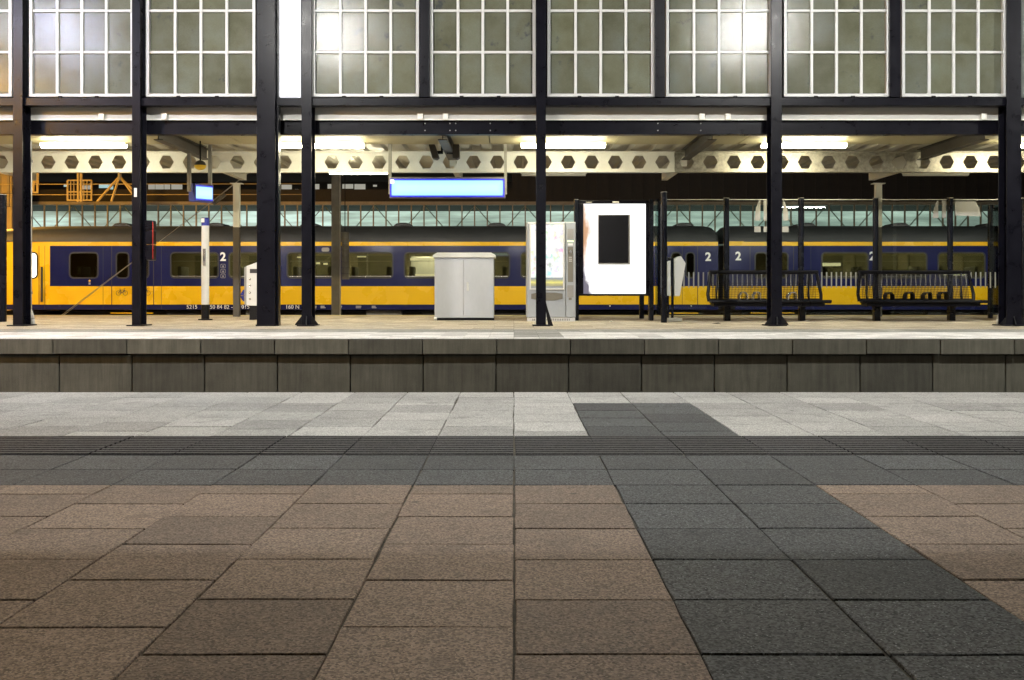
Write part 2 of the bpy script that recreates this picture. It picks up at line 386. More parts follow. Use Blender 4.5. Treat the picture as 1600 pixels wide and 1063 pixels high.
for i in range(-26, 27):
    x0, x1 = i*PW, (i+1)*PW
    dark = i in (1, 2) or i in (-23, -22)
    half = (i % 2 != 0) and not dark
    edges = [3.236]; d = 3.095 if half else 2.957
    while d > (.6 if abs(i) < 8 else 1.2): edges.append(d); d -= .3045
    for a, b in zip(edges[1:], edges): lay(x0, x1, a, b, 'tile_dark' if dark else 'tile_brown')
    lay(x0, x1, 3.236, 3.515, 'tile_dark'); lay(x0, x1, 3.515, 3.815, 'tile_dark')
    lay(x0, x1, 3.815, 4.30, 'tile_ribbed', ribs=10)
    ed = [4.30]; d = 4.30 + (.305 if i % 2 else .155) + random.choice((0, 0, .07))
    while d < 5.50: ed.append(d); d += .305
    ed += [5.55, 5.84, D_EDGE] if dark or 5.55-ed[-1] > .1 else [5.84, D_EDGE]
    for a, b in zip(ed, ed[1:]): lay(x0, x1, a, b, 'tile_dark' if dark and b < 5.6 else 'tile_white')
for mat, mb in rest.items():
    tag(mb.build('paving_tiles', mat, plat), kind='stuff')

# ------------------------------------------------------------------ track between the platforms, ground beyond
bed = B(-80, 80, D_EDGE-.02, D_OPP+.3, -1.5, -1.0).build('track_bed', 'ballast'); tag(bed, kind='structure')
for y in (8.6, 10.035):
    MB().box(-80,80,y-.035,y+.035,-.86,-.82).box(-80,80,y-.01,y+.01,-.95,-.86).box(-80,80,y-.07,y+.07,-.98,-.95).build('rail', 'rail_steel', bed)
sl = MB()
for k in range(-40, 41): sl.box(k*.62-.12, k*.62+.12, 8.0, 10.6, -1.05, -.985)
tag(sl.build('sleepers', 'wall_concrete', bed), kind='stuff')
ground = B(-260, 260, D_BACK-.4, 300, -2.2, -1.05).build('ground', 'ballast'); tag(ground, kind='structure')

# ------------------------------------------------------------------ the opposite platform
opp = B(-40, 40, D_OPP+.24, D_BACK, -1.0, -.045).build('opposite_platform', 'wall_concrete'); tag(opp, kind='structure')
cp = 115.6 * D_OPP / F; wp = 113.7 * (D_OPP+.06) / F
cme = wme = None
for k in range(-14, 15):
    x0 = X(776, D_OPP) + k*cp
    if cme is None:
        o = B(x0+.005, x0+cp-.005, D_OPP, D_OPP+.42, -.18, -.004).build('coping_stone', 'coping_concrete', opp, bevel=.008); cme = (o, x0)
    else:
        o = cme[0].copy(); col.objects.link(o); o.parent = opp; o.location = (x0-cme[1], random.gauss(0,.002), random.gauss(0,.0015))
    x0 = X(775, D_OPP+.06) + k*wp
    if wme is None:
        w = B(x0+.006, x0+wp-.006, D_OPP+.055, D_OPP+.235, -.99, -.188).build('wall_panel', 'wall_concrete', opp, bevel=.008); wme = (w, x0)
    else:
        w = wme[0].copy(); col.objects.link(w); w.parent = opp; w.location = (x0-wme[1], random.gauss(0,.003), 0)
# paving of the opposite platform: white strip, dark strip, brown field, all paled for brighter light (each tile a few pixels deep)
pv = {'tile_brown_lit': MB(), 'tile_dark_lit': MB(), 'tile_white_lit': MB()}
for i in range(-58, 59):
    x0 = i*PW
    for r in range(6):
        m_ = 'tile_dark_lit' if (i in (0, 1, -36, -35, 36, 37) and r > 0) else 'tile_white_lit'
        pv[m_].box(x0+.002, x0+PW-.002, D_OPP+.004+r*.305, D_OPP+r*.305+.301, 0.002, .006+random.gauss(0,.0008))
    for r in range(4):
        pv['tile_dark_lit'].box(x0+.002, x0+PW-.002, D_OPP+1.834+r*.265, D_OPP+1.834+r*.265+.261, -.04, .006+random.gauss(0,.0008))
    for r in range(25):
        pv['tile_brown_lit'].box(x0+.002, x0+PW-.002, D_OPP+2.9+r*.305, D_OPP+2.9+r*.305+.301, -.04, .004+random.gauss(0,.0008))
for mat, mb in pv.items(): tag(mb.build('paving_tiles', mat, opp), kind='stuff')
B(-18, 18, D_BACK-.28, D_BACK+.05, -.20, .012).build('edge_kerb', 'kerb_yellow', opp)

# ------------------------------------------------------------------ black steel columns of the glazed wall
DC = 16.8
def h_column(px0, px1, label, base='plate', wide=.15):
    x0 = X(px0, DC); x1 = X(px1, DC); c = (x0+x1)/2; w = (x1-x0)/2
    t = thing('steel_column', label, 'column', (c, DC+.15, .006), 'black columns of the glazed wall')
    MB().box(c-w, c+w, DC, DC+.018, .006, 7.4).build('flange', 'steel_black', t, bevel=.003)
    MB().box(c-w, c+w, DC+.282, DC+.30, .006, 7.4).build('flange', 'steel_black', t, bevel=.003)
    MB().box(c-.006, c+.006, DC+.018, DC+.282, .006, 7.4).build('web', 'steel_black', t)
    if base in ('plate', 'flare'):
        B(c-w-.06, c+w+.06, DC-.08, DC+.38, .004, .022).build('base_plate', 'steel_black_matt', t, bevel=.003)
    if base == 'flare':
        for s in (-1, 1):
            MB().prism([(c+s*w, .02), (c+s*(w+.10), .02), (c+s*(w+.10), .035), (c+s*w, .16)], 'y', DC+.004, DC+.016).build('gusset', 'steel_black_matt', t)
        MB().prism([(DC-.07,.02),(DC,.02),(DC,.16),(DC-.07,.035)], 'x', c-.008, c+.008).build('gusset', 'steel_black_matt', t)
    return t
h_column(20, 35, 'black steel column beside a light grey downpipe and the yellow train cab', 'plate')
tb = h_column(206, 219, 'black steel column carrying a slim black box with red edging', 'plate')
h_column(471, 487, 'slim black steel column close beside the broad black pillar', 'flare')
te = h_column(838, 853, 'black steel column with slanting foot strut, standing before the vending machine', 'plate')
h_column(1205, 1222, 'black steel column with flared foot standing before a wire mesh bench', 'flare')
h_column(1573, 1596, 'black steel column with flared foot and grey downpipe beyond the benches', 'flare')
c = X(853, DC)
MB().prism([(c-.01,.30),(c+.035,.02),(c+.035,.006),(c+.115,.006),(c+.03,.27),(c-.005,.40)], 'y', DC+.02, DC+.06).build('foot_strut', 'steel_black_matt', te)
# broad pillar
c0, c1 = X(401, DC-.05), X(430, DC-.05)
t = thing('steel_pillar', 'broad black steel box pillar beside a bright white panel', 'pillar', ((c0+c1)/2, DC+.1, .006))
B(c0, c1, DC-.05, DC+.25, .006, 7.4).build('shaft', 'steel_black', t, bevel=.006)
B(c1+.001, c1+.03, DC+.05, DC+.2, .006, 7.4).build('edge_strip', 'steel_black', t)
B(c0-.012, c1+.012, DC-.065, DC+.265, .004, .03).build('base_plate', 'steel_black_matt', t)
# box with red edge on a column
bx0, bx1 = X(229.5, 16.95), X(241, 16.95)
t = thing('call_box', 'slim black segmented box with red edging hung on a black column', 'box', ((bx0+bx1)/2, 16.95, Z(407,16.95)))
for a, b in ((345,360),(361,382),(383,407)):
    B(bx0, bx1, 16.85, 17.05, Z(b,16.95), Z(a,16.95)).build('segment', 'steel_black', t, bevel=.012)
B(bx1+.001, bx1+.009, 16.86, 16.88, Z(405,16.95), Z(347,16.95)).build('edge_trim', 'red_rubber', t, bevel=.006)
# small white number plate on the column
t = B(X(209.5,DC), X(214,DC), DC-.006, DC-.001, Z(308,DC), Z(294,DC)).build('number_plate', 'print_white')
tag(t, 'tiny white plate fixed high on the black column with the red edged box', 'plate')
# downpipes
for px, lab in ((46.5, 'light grey downpipe beside the column near the yellow train cab'), (1565.5, 'light grey downpipe beside the flared column beyond the benches')):
    t = thing('downpipe', lab, 'pipe', (X(px,17.2), 17.2, .006), 'downpipes')
    x = X(px,17.2); s = -1 if px > 800 else 1
    MB().path([(x, 17.2, 2.95), (x, 17.2, .25), (x+s*.05, 17.2, .10), (x+s*.05, 17.2, .006)], .035, 10).build('pipe', 'zinc_pipe', t, smooth=True)
    for z in (.5, 1.7, 2.6): MB().tube((x,17.2,z),(x,17.2,z+.04),.045,10).build('clamp', 'steel_grey', t)

# ------------------------------------------------------------------ glazed wall above: transom, mullions, windows
wall = thing('glazed_wall_frame', 'black steel transom and mullions holding the white framed windows', 'frame', (0, 17.0, Z(166,17)))
B(X(-330,16.9), X(1930,16.9), 16.86, 17.04, Z(166,16.9), Z(153.5,16.9)).build('transom', 'steel_black', wall, bevel=.006)
B(X(-330,16.9), X(1930,16.9), 17.045, 17.08, Z(163,16.9), Z(158,16.9)).build('ledge', 'steel_black_matt', wall)
for a, b in ((656,671),(1023,1039),(1390,1407)):
    B(X(a,16.85), X(b,16.85), 16.83, 16.98, Z(153,16.9), 7.4).build('mullion', 'steel_black', wall, bevel=.004)
B(X(-330,16.9), X(1930,16.9), 16.9, 17.1, 7.2, 7.4).build('top_rail', 'steel_black', wall)
DW = 16.95
wlab = {47:'white framed window with a milky glare beside the downpipe column', 229:'evenly dull white framed window between the red edged box column and the broad pillar', 488:'white framed window with a hot glare, next to the slim column by the glowing panel', 672:'white framed window ending at the column before the vending machine', 855:'white framed window directly above the vending machine and poster box', 1040:'white framed window with a hot glare, above the bench behind the flared column', 1224:'white framed window starting at the flared column, above the gap between the benches', 1408:'white framed window above the bench by the grey downpipe'}
frames = [(-330,-158),(-146,20),(47,210),(229,400),(488,655),(672,837),(855,1022),(1040,1206),(1224,1389),(1408,1571),(1598,1763),(1780,1930)]
pane_me = {}
for x0p, x1p in frames:
    x0, x1 = X(x0p,DW), X(x1p,DW); zb = Z(152,DW); fw = .05; rows = 6; cols_ = 4
    ph = 65.6*DW/F
    t = thing('window', wlab.get(x0p, 'white framed window with rough panes at the far ends of the glazed wall'), 'window', ((x0+x1)/2, DW, zb), 'white windows of the glazed wall')
    zt = zb + rows*ph + fw
    f = MB().box(x0, x0+fw, DW-.04, DW+.05, zb, zt).box(x1-fw, x1, DW-.04, DW+.05, zb, zt).box(x0+fw, x1-fw, DW-.038, DW+.05, zb, zb+fw).box(x0+fw, x1-fw, DW-.038, DW+.05, zt-fw, zt)
    f.build('frame', 'white_frame', t, bevel=.004)
    pw = (x1-x0-2*fw)/cols_; gh = (zt-zb-2*fw)/rows
    for k in range(1, cols_):
        xx = x0+fw+k*pw; B(xx-.022, xx+.022, DW-.03, DW+.04, zb+fw, zt-fw).build('glazing_bar', 'white_frame', t, bevel=.006)
    for r in range(1, rows):
        zz = zb+fw+r*gh; B(x0+fw, x1-fw, DW-.026, DW+.036, zz-.020, zz+.020).build('glazing_bar', 'white_frame', t, bevel=.006)
    for q in (.3, .65):
        xx = x0+(x1-x0)*q; B(xx-.03, xx+.03, DW-.055, DW-.041, zb-.035, zb+.012).build('hinge', 'steel_black_matt', t)
    for k in range(cols_):
        for r in range(rows):
            key = round(pw,3)
            if key not in pane_me:
                me = bpy.data.meshes.new('pane'); bm_ = bmesh.new(); bmesh.ops.create_cube(bm_, size=1)
                bmesh.ops.scale(bm_, vec=(pw-.03, .008, gh-.03), verts=bm_.verts); bm_.to_mesh(me); bm_.free(); me.materials.append(MT['cast_glass']); pane_me[key] = me
            ob = bpy.data.objects.new('pane', pane_me[key]); col.objects.link(ob); ob.parent = t
            ob.location = Vector((x0+fw+(k+.5)*pw, DW+.012, zb+fw+(r+.5)*gh)) - WL[t.name]
            ob.rotation_euler = (random.gauss(0,.0025), 0, random.gauss(0,.003))
# bright white panel beside the pillar
t = thing('lit_panel', 'plain white glowing panel beside the broad black pillar', 'panel', (X(451,DW), DW, Z(152,DW)))
B(X(433,DW), X(469,DW), DW-.02, DW+.06, Z(152,DW), 7.2).build('light_field', 'panel_light', t)
for y in (55, 135): B(X(431,DW), X(436,DW), DW-.045, DW-.021, Z(y+3,DW), Z(y-3,DW)).build('clip', 'steel_black_matt', t)
B(X(440,DW), X(464,DW), DW-.03, DW-.021, Z(151.5,DW), Z(150.5,DW)).build('slot', 'steel_grey', t)

# ------------------------------------------------------------------ platform canopy
ZC = EYE + 2.6
can = thing('platform_canopy', 'flat platform roof with cream ceiling and white beam pierced by hexagonal holes', 'canopy', (0, 20, 2.6))
XL, XR = -16.0, 16.0
B(XL, XR, 17.121, 17.15, Z(188,17.15), Z(164.5,17.15)).build('fascia_board', 'fascia_grey', can)
B(XL, XR, 17.103, 17.12, Z(188.2,17.12), Z(186,17.12)).build('lit_edge_strip', 'white_paint', can)  # white strip paints the lit lower edge of the fascia
MB().box(XL, XR, 17.17, 17.19, Z(210.5,17.2), Z(188.5,17.2)).box(XL, XR, 17.19, 17.34, Z(210.5,17.2), Z(209,17.2)).box(XL, XR, 17.19, 17.26, Z(189.8,17.2), Z(188.5,17.2)).build('edge_beam', 'steel_black', can)
B(XL, XR, 17.36, 24.0, ZC+.08, ZC+.14).build('roof_deck', 'steel_grey', can)
x = XL
while x < XR:
    B(x+.004, min(XR, x+2.22)-.004, 17.36, 19.42, ZC, ZC+.06).build('ceiling_panel', 'cream_panel', can, bevel=.004); x += 2.225
cor = MB(); prof = []
x = XL
while x < XR: prof += [(x, ZC+.075), (x+.16, ZC+.075), (x+.20, ZC+.012), (x+.36, ZC+.012), (x+.40, ZC+.075)]; x += .4001
for (xa, za), (xb, zb_) in zip(prof, prof[1:]):
    cor.add([(xa,19.42,za),(xb,19.42,zb_),(xb,24.0,zb_),(xa,24.0,za)], [(0,1,2,3)])
cor.build('corrugated_sheet', 'ceiling_sheet', can)
B(XL, XR, 24.0, 24.05, ZC+.02, ZC+.16).build('fascia_board', 'white_paint', can)
# castellated beam
DB = 20.2
def castellated(xa, xb, mat, parent):
    mb = MB(); p = .443; hw, hh = .138, .122; zt, zb_ = Z(238.5,DB), Z(268.5,DB); zm = (zt+zb_)/2; y0, y1 = DB, DB+.014
    n = int(round((xb-xa)/p))
    for k in range(n):
        c = xa + (k+.5)*p; L_, R_ = c-p/2, c+p/2
        hexa = [(c-hw,zm),(c-hw*.5,zm+hh),(c+hw*.5,zm+hh),(c+hw,zm),(c+hw*.5,zm-hh),(c-hw*.5,zm-hh)]
        q = [(L_,zt),(R_,zt),(R_,zb_),(L_,zb_)] + hexa
        fs = [(0,1,6,5),(1,7,6),(1,2,7),(2,8,7),(3,9,8,2),(3,4,9),(3,0,4),(0,5,4)]
        for y in (y0, y1): mb.add([(a,y,b) for a,b in q], fs)
        mb.add([(a,y0,b) for a,b in hexa]+[(a,y1,b) for a,b in hexa], [(i,(i+1)%6,6+(i+1)%6,6+i) for i in range(6)])
    w = mb.build('castellated_web', mat, parent)
    MB().box(xa, xa+n*p, DB-.07, DB+.085, zt, zt+.014).box(xa, xa+n*p, DB-.07, DB+.085, zb_-.016, zb_).build('flange', mat, w)
    return xa + n*p
xm = X(1045, DB); n0 = 34
off = (X(149,DB) - .2215)          # a hexagon is centred on this point
xs = off - 17*.443
xe = castellated(xs, xm, 'beam_white', can)
castellated(xe+.01, xe+.01+26*.443, 'beam_shaded', can)
# cross beams
for k, xb in enumerate((-14.6, -10.2, -5.74, -1.15, 3.2, 7.6, 12.0)):
    mat = 'steel_brown'
    z1 = ZC-.004
    MB().box(xb-.075, xb+.075, 17.40, DB-.08, z1-.20, z1-.186).box(xb-.075, xb+.075, 17.40, DB-.08, z1-.014, z1).box(xb-.008, xb+.008, 17.40, DB-.08, z1-.186, z1-.014).build('cross_beam', mat, can)
    MB().box(xb-.06, xb+.06, DB+.1, 22.9, z1-.30, z1-.02).build('cross_beam', 'white_paint', can)
for px in (165, 262, 658, 697, 1094, 1134, 1530):
    B(X(px-4,17.25), X(px+4,17.25), 17.06, 17.12, Z(188,17.1), Z(178,17.1)).build('bracket', 'white_paint', can, bevel=.004)
for px in (664,703,712,766,1028,1095):
    for yy in (193,204): MB().tube((X(px,17.16), 17.155, Z(yy,17.16)), (X(px,17.16), 17.171, Z(yy,17.16)), .011, 6).build('bolt', 'steel_grey', can)
# back columns: white above, dark below
for xb, lab in ((-5.76, 'slim canopy column, white above and dark below, by the narrow white help post'), (7.57, 'slim white topped canopy column behind the glass screen and benches')):
    t = thing('canopy_column', lab, 'column', (xb, 22.4, .004), 'slim canopy columns')
    MB().box(xb-.065, xb+.065, 22.34, 22.46, 1.86, Z(270,DB)).build('shaft', 'white_paint', t, bevel=.01)
    MB().box(xb-.066, xb+.066, 22.339, 22.461, .004, 1.86).build('painted_foot', 'steel_brown', t, bevel=.01)
    B(xb-.12, xb+.12, 22.30, 22.50, Z(270,DB)-.001, Z(270,DB)+.016).build('cap_plate', 'white_paint', t)

# ------------------------------------------------------------------ lamps
def tube_lamp(px, D, ln, zc, label, mat='tube_light', group='fluorescent lamps under the canopy'):
    x = X(px, D)
    t = thing('fluorescent_lamp', label, 'lamp', (x, D, zc), group)
    B(x-ln/2-.02, x+ln/2+.02, D-.06, D+.06, zc+.045, zc+.085).build('housing', 'white_paint', t)
    n = 8; mb = MB(); prof = [(.085*math.cos(a), .005-.05*math.sin(a)) for a in [math.pi*i/n for i in range(n+1)]]
    prof = [(D+a, zc+.04+b) for a, b in prof]
    mb.prism(prof, 'x', x-ln/2, x+ln/2); mb.build('diffuser', mat, t)
    return t
for px, lb in ((131, 'glowing fluorescent lamp between the downpipe column and the column with the red edged box'),
               (503, 'glowing fluorescent lamp behind the broad pillar and the slim column'),
               (880, 'glowing fluorescent lamp above the vending machine and poster box'),
               (1256, 'glowing fluorescent lamp above the mesh bench behind the flared column'),
               (1632, 'glowing fluorescent lamp beyond the downpipe and flared column past the benches'),
               (-243, 'glowing fluorescent lamp beyond the downpipe column by the train cab')): tube_lamp(px, 18.9, 1.46, ZC-.13, lb)
tube_lamp(560, 21.6, 1.14, Z(272,21.6), 'glowing fluorescent lamp hanging just below the pierced beam beside the blue sign')
for px, lb in ((865, 'switched off lamp strip below the pierced beam above the vending machine'), (1462, 'switched off lamp strip below the pierced beam above the benches')):
    tube_lamp(px, 21.6, 1.28, Z(275,21.6), lb, 'white_paint')
# floodlights over both tracks: unseen lamps on a beam carried by masts
def flood_row(DL, zl, ymast, zmast, pxs, Dref, mat, label, group, tilt):
    for xm_ in (-14.8, 14.8):
        t = thing('lamp_mast', 'grey steel mast carrying the beam of ' + group, 'mast', (xm_, ymast, zmast), 'masts of ' + group)
        MB().tube((xm_,ymast,zmast),(xm_,ymast,zl+.75),.12,12,.08).build('post', 'steel_grey', t)
        MB().tube((xm_,ymast,zl+.6),(xm_,DL,zl+.68),.05,8).build('arm', 'steel_grey', t)
    t = MB().box(-15.2, 15.2, DL-.05, DL+.05, zl+.62, zl+.74).build('lamp_beam', 'steel_grey'); tag(t, 'long grey steel beam carrying ' + group, 'beam', kind='thing')
    ct, st = math.cos(tilt), math.sin(tilt)
    def rot(mb):
        mb.v = [(x, DL+(y-DL)*ct-(z-zl)*st, zl+(y-DL)*st+(z-zl)*ct) for x, y, z in mb.v]; return mb
    for px in pxs:
        x = X(px, Dref)
        t = thing('floodlight', label, 'lamp', (x, DL, zl), group)
        rot(MB().prism([(x-.36,zl+.02),(x+.36,zl+.02),(x+.22,zl+.16),(x-.22,zl+.16)], 'y', DL-.17, DL+.17)).build('housing', 'steel_grey', t)
        rot(B(x-.33, x+.33, DL-.14, DL+.14, zl, zl+.019)).build('lens', 'cool_flood' if (mat == 'flood_light' and px == 95) else mat, t)
        MB().tube((x,DL,zl+.12),(x,DL,zl+.62),.02,6).build('hanger', 'steel_grey', t)
flood_row(9.5, 6.42, 5.9, -1.0, (-110, 95, 510, 1168, 1740), 24.5, 'flood_light', 'white floodlight hung from the beam over the empty track', 'floodlights over the empty track', R(34))
flood_row(30.5, 4.3, 29.0, -1.05, (-100, 250, 600, 950, 1300, 1650), 32.0, 'train_fill_light', 'unseen white floodlight added on the beam beside the train', 'unseen floodlights added beside the train', R(38))  # added out of view behind the canopy to light the train side
# unseen canopy over the near platform, edge run out to cut floodlight, with lamps
t = thing('near_shade_canopy', 'unseen flat cream platform roof shading the brown paving', 'canopy', (0, 0, 3.4))
B(-16, 16, -5, 5.95, 3.36, 3.46).build('ceiling', 'cream_panel', t)
B(-16, 16, 5.95, 6.05, 3.30, 3.56).build('fascia_board', 'steel_black', t)
for k in (-2, 0, 2): tube_lamp(CX + k*4.45*F/4.3 + 170, 4.3, 1.5, 3.2, 'glowing fluorescent lamp under the roof above the paving', 'near_tube', 'lamps of the near canopy')
for xm_ in (-13, -6, 6, 13):
    B(xm_-.1, xm_+.1, -3.1, -2.9, .004, 3.36).build('post', 'steel_black', t)
# sodium lamps
def sodium(x, D, z, zb_, label, s=.16):
    t = thing('sodium_lamp', label, 'lamp', (x, D, zb_), 'orange sodium lamps')
    MB().tube((x,D+.4,zb_),(x,D+.4,z+.2),.09,10,.05).build('post', 'steel_grey', t)
    MB().tube((x,D+.4,z+.2),(x,D,z+.14),.03,8).build('arm', 'steel_grey', t)
    B(x-s-.03, x+s+.03, D-s-.03, D+s+.03, z+.021, z+.14).build('head', 'steel_grey', t, bevel=.02)
    B(x-s, x+s, D-s, D+s, z-.04, z+.02).build('lens', 'sodium_light', t)
sodium(-23.2, 45.0, 6.6, -1.05, 'orange sodium lamp on a post between the train and the hall', .2)
sodium(-24.5, 33.0, 8.0, -1.05, 'orange sodium lamp on a post before the train cab', .2)
sodium(-13.45, 6.0, 5.5, 0, 'orange sodium lamp on a post on the near platform', .085)

# ------------------------------------------------------------------ hanging things
sx0, sx1 = X(609,19.4), X(789.5,19.4); sz0, sz1 = Z(309,19.4), Z(280,19.4)
t = thing('platform_sign', 'long glowing pale blue hanging sign with deep blue rim', 'sign', ((sx0+sx1)/2, 19.4, sz0))
B(sx0, sx1, 19.34, 19.46, sz0-.01, sz1+.03).build('case', 'steel_grey', t)
B(sx0+.012, sx1-.012, 19.325, 19.339, sz0+.004, sz1-.002).build('light_field', 'sign_light', t)
B(sx0+.012, sx1-.012, 19.461, 19.475, sz0+.004, sz1-.002).build('light_field', 'sign_light', t)
B(sx0+.02, sx0+.085, 19.318, 19.324, sz1-.085, sz1-.02).build('number_field', 'shop_light', t)
for a in (sx0-.02, sx1-.02): B(a, a+.05, 19.36, 19.44, sz0+.06, ZC).build('hanger', 'steel_grey', t)
# monitor turned sideways
mx0 = X(306,19.2)
t = thing('information_screen', 'small glowing blue white monitor hung on two tubes, turned sideways', 'monitor', (mx0, 19.2, Z(316,19.2)))
def rotbox(mb, cx, cy, ang, x0, x1, y0, y1, z0, z1):
    c_, s_ = math.cos(ang), math.sin(ang); n = len(mb.v); mb.box(x0,x1,y0,y1,z0,z1)
    mb.v[n:] = [(cx+a*c_-b*s_, cy+a*s_+b*c_, z) for a,b,z in mb.v[n:]]; return mb
an = R(52)
z0, z1 = Z(315,19.2), Z(287,19.2)
rotbox(MB(), mx0+.12, 19.3, an, -.20, .20, 0, .18, z0, z1).build('case', 'print_blue', t, bevel=.01)
rotbox(MB(), mx0+.12, 19.3, an, -.175, .175, -.012, -.001, z0+.03, z1-.03).build('screen', 'sign_light', t)
for dx, dy in ((-.10, 19.14),(.17, 19.5)): MB().box(mx0+dx-.03, mx0+dx+.03, dy-.03, dy+.03, Z(300,19.2), ZC).build('hanger', 'steel_grey', t)
# yellow-and-black horn
hx, hz = X(313,19.0), Z(259,19.0)
t = thing('alarm_horn', 'yellow and black rounded horn hung above the small monitor', 'horn', (hx, 19.0, hz-.07))
bm_ = MB()
def dome(mb, cx, cy, cz, rx, rz, lo, hi, n=14, m=6):
    rows_ = []
    for j in range(m+1):
        a = lo+(hi-lo)*j/m
        rows_.append([(cx+rx*math.cos(a)*math.cos(2*math.pi*i/n), cy+rx*math.cos(a)*math.sin(2*math.pi*i/n), cz+rz*math.sin(a)) for i in range(n)])
    vs = [p for r_ in rows_ for p in r_]
    mb.add(vs, [(j*n+i, j*n+(i+1)%n, (j+1)*n+(i+1)%n, (j+1)*n+i) for j in range(m) for i in range(n)]); return mb
dome(MB(), hx, 19.0, hz, .105, .08, -math.pi/2, .05).build('bell', 'yellow_plastic', t, smooth=True)
dome(MB(), hx, 19.0, hz+.005, .10, .09, .05, math.pi/2).build('cap', 'print_black', t, smooth=True)
MB().tube((hx,19.0,hz+.08),(hx,19.0,ZC),.015,6).build('stem', 'steel_black_matt', t)
# loudspeakers either side of a cross beam
for px, lean, lb in ((677, -.18, 'dark loudspeaker hung under the canopy, leaning outward, over the blue sign'), (713, .05, 'dark loudspeaker hung under the canopy, nearly upright, over the blue sign')):
    x = X(px, 19.0); z = Z(238,19.0)
    t = thing('loudspeaker', lb, 'speaker', (x, 19.0, z-.12), 'loudspeakers under the canopy')
    MB().prism([(x-.06+lean*.1,z+.13),(x+.05+lean*.1,z+.13),(x+.07-lean*.2,z-.10),(x+.02-lean*.2,z-.13),(x-.05-lean*.2,z-.11)], 'y', 18.92, 19.14).build('cabinet', 'steel_brown', t, bevel=.01)
    s = 1 if px < 690 else -1
    MB().tube((x,19.03,z),(x+s*.17,19.03,z),.03,8).build('bracket', 'steel_black_matt', t)
    MB().tube((x+s*.15,19.03,z),(x+s*.15,19.03,ZC),.02,6).build('stem', 'steel_black_matt', t)

# ------------------------------------------------------------------ furniture of the platform
G = .008
# electrical cabinet
DK = 19.75; k0, k1 = X(679,DK), X(771.5,DK); kz = Z(403,DK)
t = thing('electrical_cabinet', 'pale grey two door electrical cabinet with low gabled lid', 'cabinet', ((k0+k1)/2, DK+.2, G))
B(k0, k1, DK, DK+.42, .05, kz).build('body', 'cabinet_paint', t, bevel=.006)
km = X(724.5,DK)
B(k0+.012, km-.003, DK-.016, DK-.001, .055, kz-.012).build('door', 'cabinet_paint', t, bevel=.004)
dr = B(km+.003, k1-.012, DK-.016, DK-.001, .055, kz-.012).build('door', 'cabinet_paint', t, bevel=.004)
B(X(729,DK), X(732.5,DK), DK-.04, DK-.017, Z(455,DK), Z(441,DK)).build('handle', 'bin_paint', dr, bevel=.005)
MB().prism([(k0-.03,kz),(k1+.03,kz),(k1+.03,kz+.05),(k1-.05,kz+.095),(k0+.05,kz+.095),(k0-.03,kz+.05)], 'y', DK-.04, DK+.46).build('lid', 'bin_paint', t, bevel=.008)
B(k0-.005, k1+.005, DK-.01, DK+.42, G, .05).build('plinth', 'steel_black_matt', t)
# litter and cable end by the cabinet
t = MB().tube((k0+.0,DK-.12,G+.03),(k0+.05,DK-.12,G+.03),.03,10).build('paper_cup', 'print_white'); tag(t, 'crumpled white cup lying at the corner of the electrical cabinet', 'litter')
for px, py, w, lb in ((955,504,.07,'scrap of white paper lying before the poster box'),(1120,507,.16,'flattened dark scrap lying before a mesh bench'),(1262,503,.10,'scrap of pale paper under a mesh bench')):
    D = EYE*F/(py-CY); x = X(px,D)
    o = MB().add([(x-w/2,D,G+.004),(x,D-.05,G+.016),(x+w/2,D+.02,G+.006),(x+w*.3,D+.11,G+.020),(x-w*.3,D+.10,G+.008),(x,D+.03,G+.001)], [(0,1,2),(0,2,3),(0,3,4),(0,5,1),(1,5,2),(2,5,3),(3,5,4),(4,5,0)]).build('paper_scrap', 'print_black' if 'dark' in lb else 'print_white'); tag(o, lb, 'litter')
# vending machine
DV = 19.3; v0, v1 = X(822.5,DV), X(899.5,DV); vt = Z(347,DV)
def vx(px): return X(px,DV)
def vz(py): return Z(py,DV)
t = thing('vending_machine', 'tall grey vending machine with brightly lit shop window', 'vending machine', ((v0+v1)/2, DV+.35, G))
B(v0, v1, DV, DV+.78, .07, vt).build('body', 'machine_grey', t, bevel=.012)
dr = B(v0+.012, vx(883.5), DV-.03, DV-.001, vz(496), vt-.012).build('door', 'machine_grey', t, bevel=.01)
fr = MB().box(vx(827),vx(882),DV-.055,DV-.031,vz(351),vz(348.5)).box(vx(827),vx(829.5),DV-.055,DV-.031,vz(451),vz(351)).box(vx(879.5),vx(882),DV-.055,DV-.031,vz(451),vz(351)).box(vx(827),vx(882),DV-.065,DV-.031,vz(453),vz(451))
fr.build('window_frame', 'bin_paint', dr, bevel=.006)
B(vx(829.5), vx(879.5), DV-.042, DV-.031, vz(434), vz(351)).build('shop_window', 'shop_window', dr)
B(vx(829.5), vx(879.5), DV-.043, DV-.031, vz(447), vz(434.3)).build('banner', 'banner_print', dr)
fl = [(vx(830),vz(459)),(vx(842),vz(457.3)),(vx(867),vz(457.3)),(vx(879),vz(459)),(vx(879),vz(467)),(vx(867),vz(469.6)),(vx(842),vz(469.6)),(vx(830),vz(467))]
MB().prism(fl, 'y', DV-.045, DV-.031).build('delivery_flap', 'machine_dark', dr, bevel=.004)
B(vx(884.3), v1-.006, DV-.03, DV-.001, vz(496), vt-.012).build('control_panel', 'machine_grey', t, bevel=.008)
B(vx(886.5), vx(896), DV-.036, DV-.031, vz(374), vz(358)).build('label_field', 'steel_grey', t)
B(vx(886.5), vx(896), DV-.038, DV-.031, vz(378.5), vz(376)).build('indicator', 'green_led', t)
B(vx(887.5), vx(895), DV-.036, DV-.031, vz(384), vz(380.5)).build('price_plate', 'print_white', t)
B(vx(887), vx(895.5), DV-.034, DV-.031, vz(441), vz(386)).build('pay_panel', 'machine_dark', t)
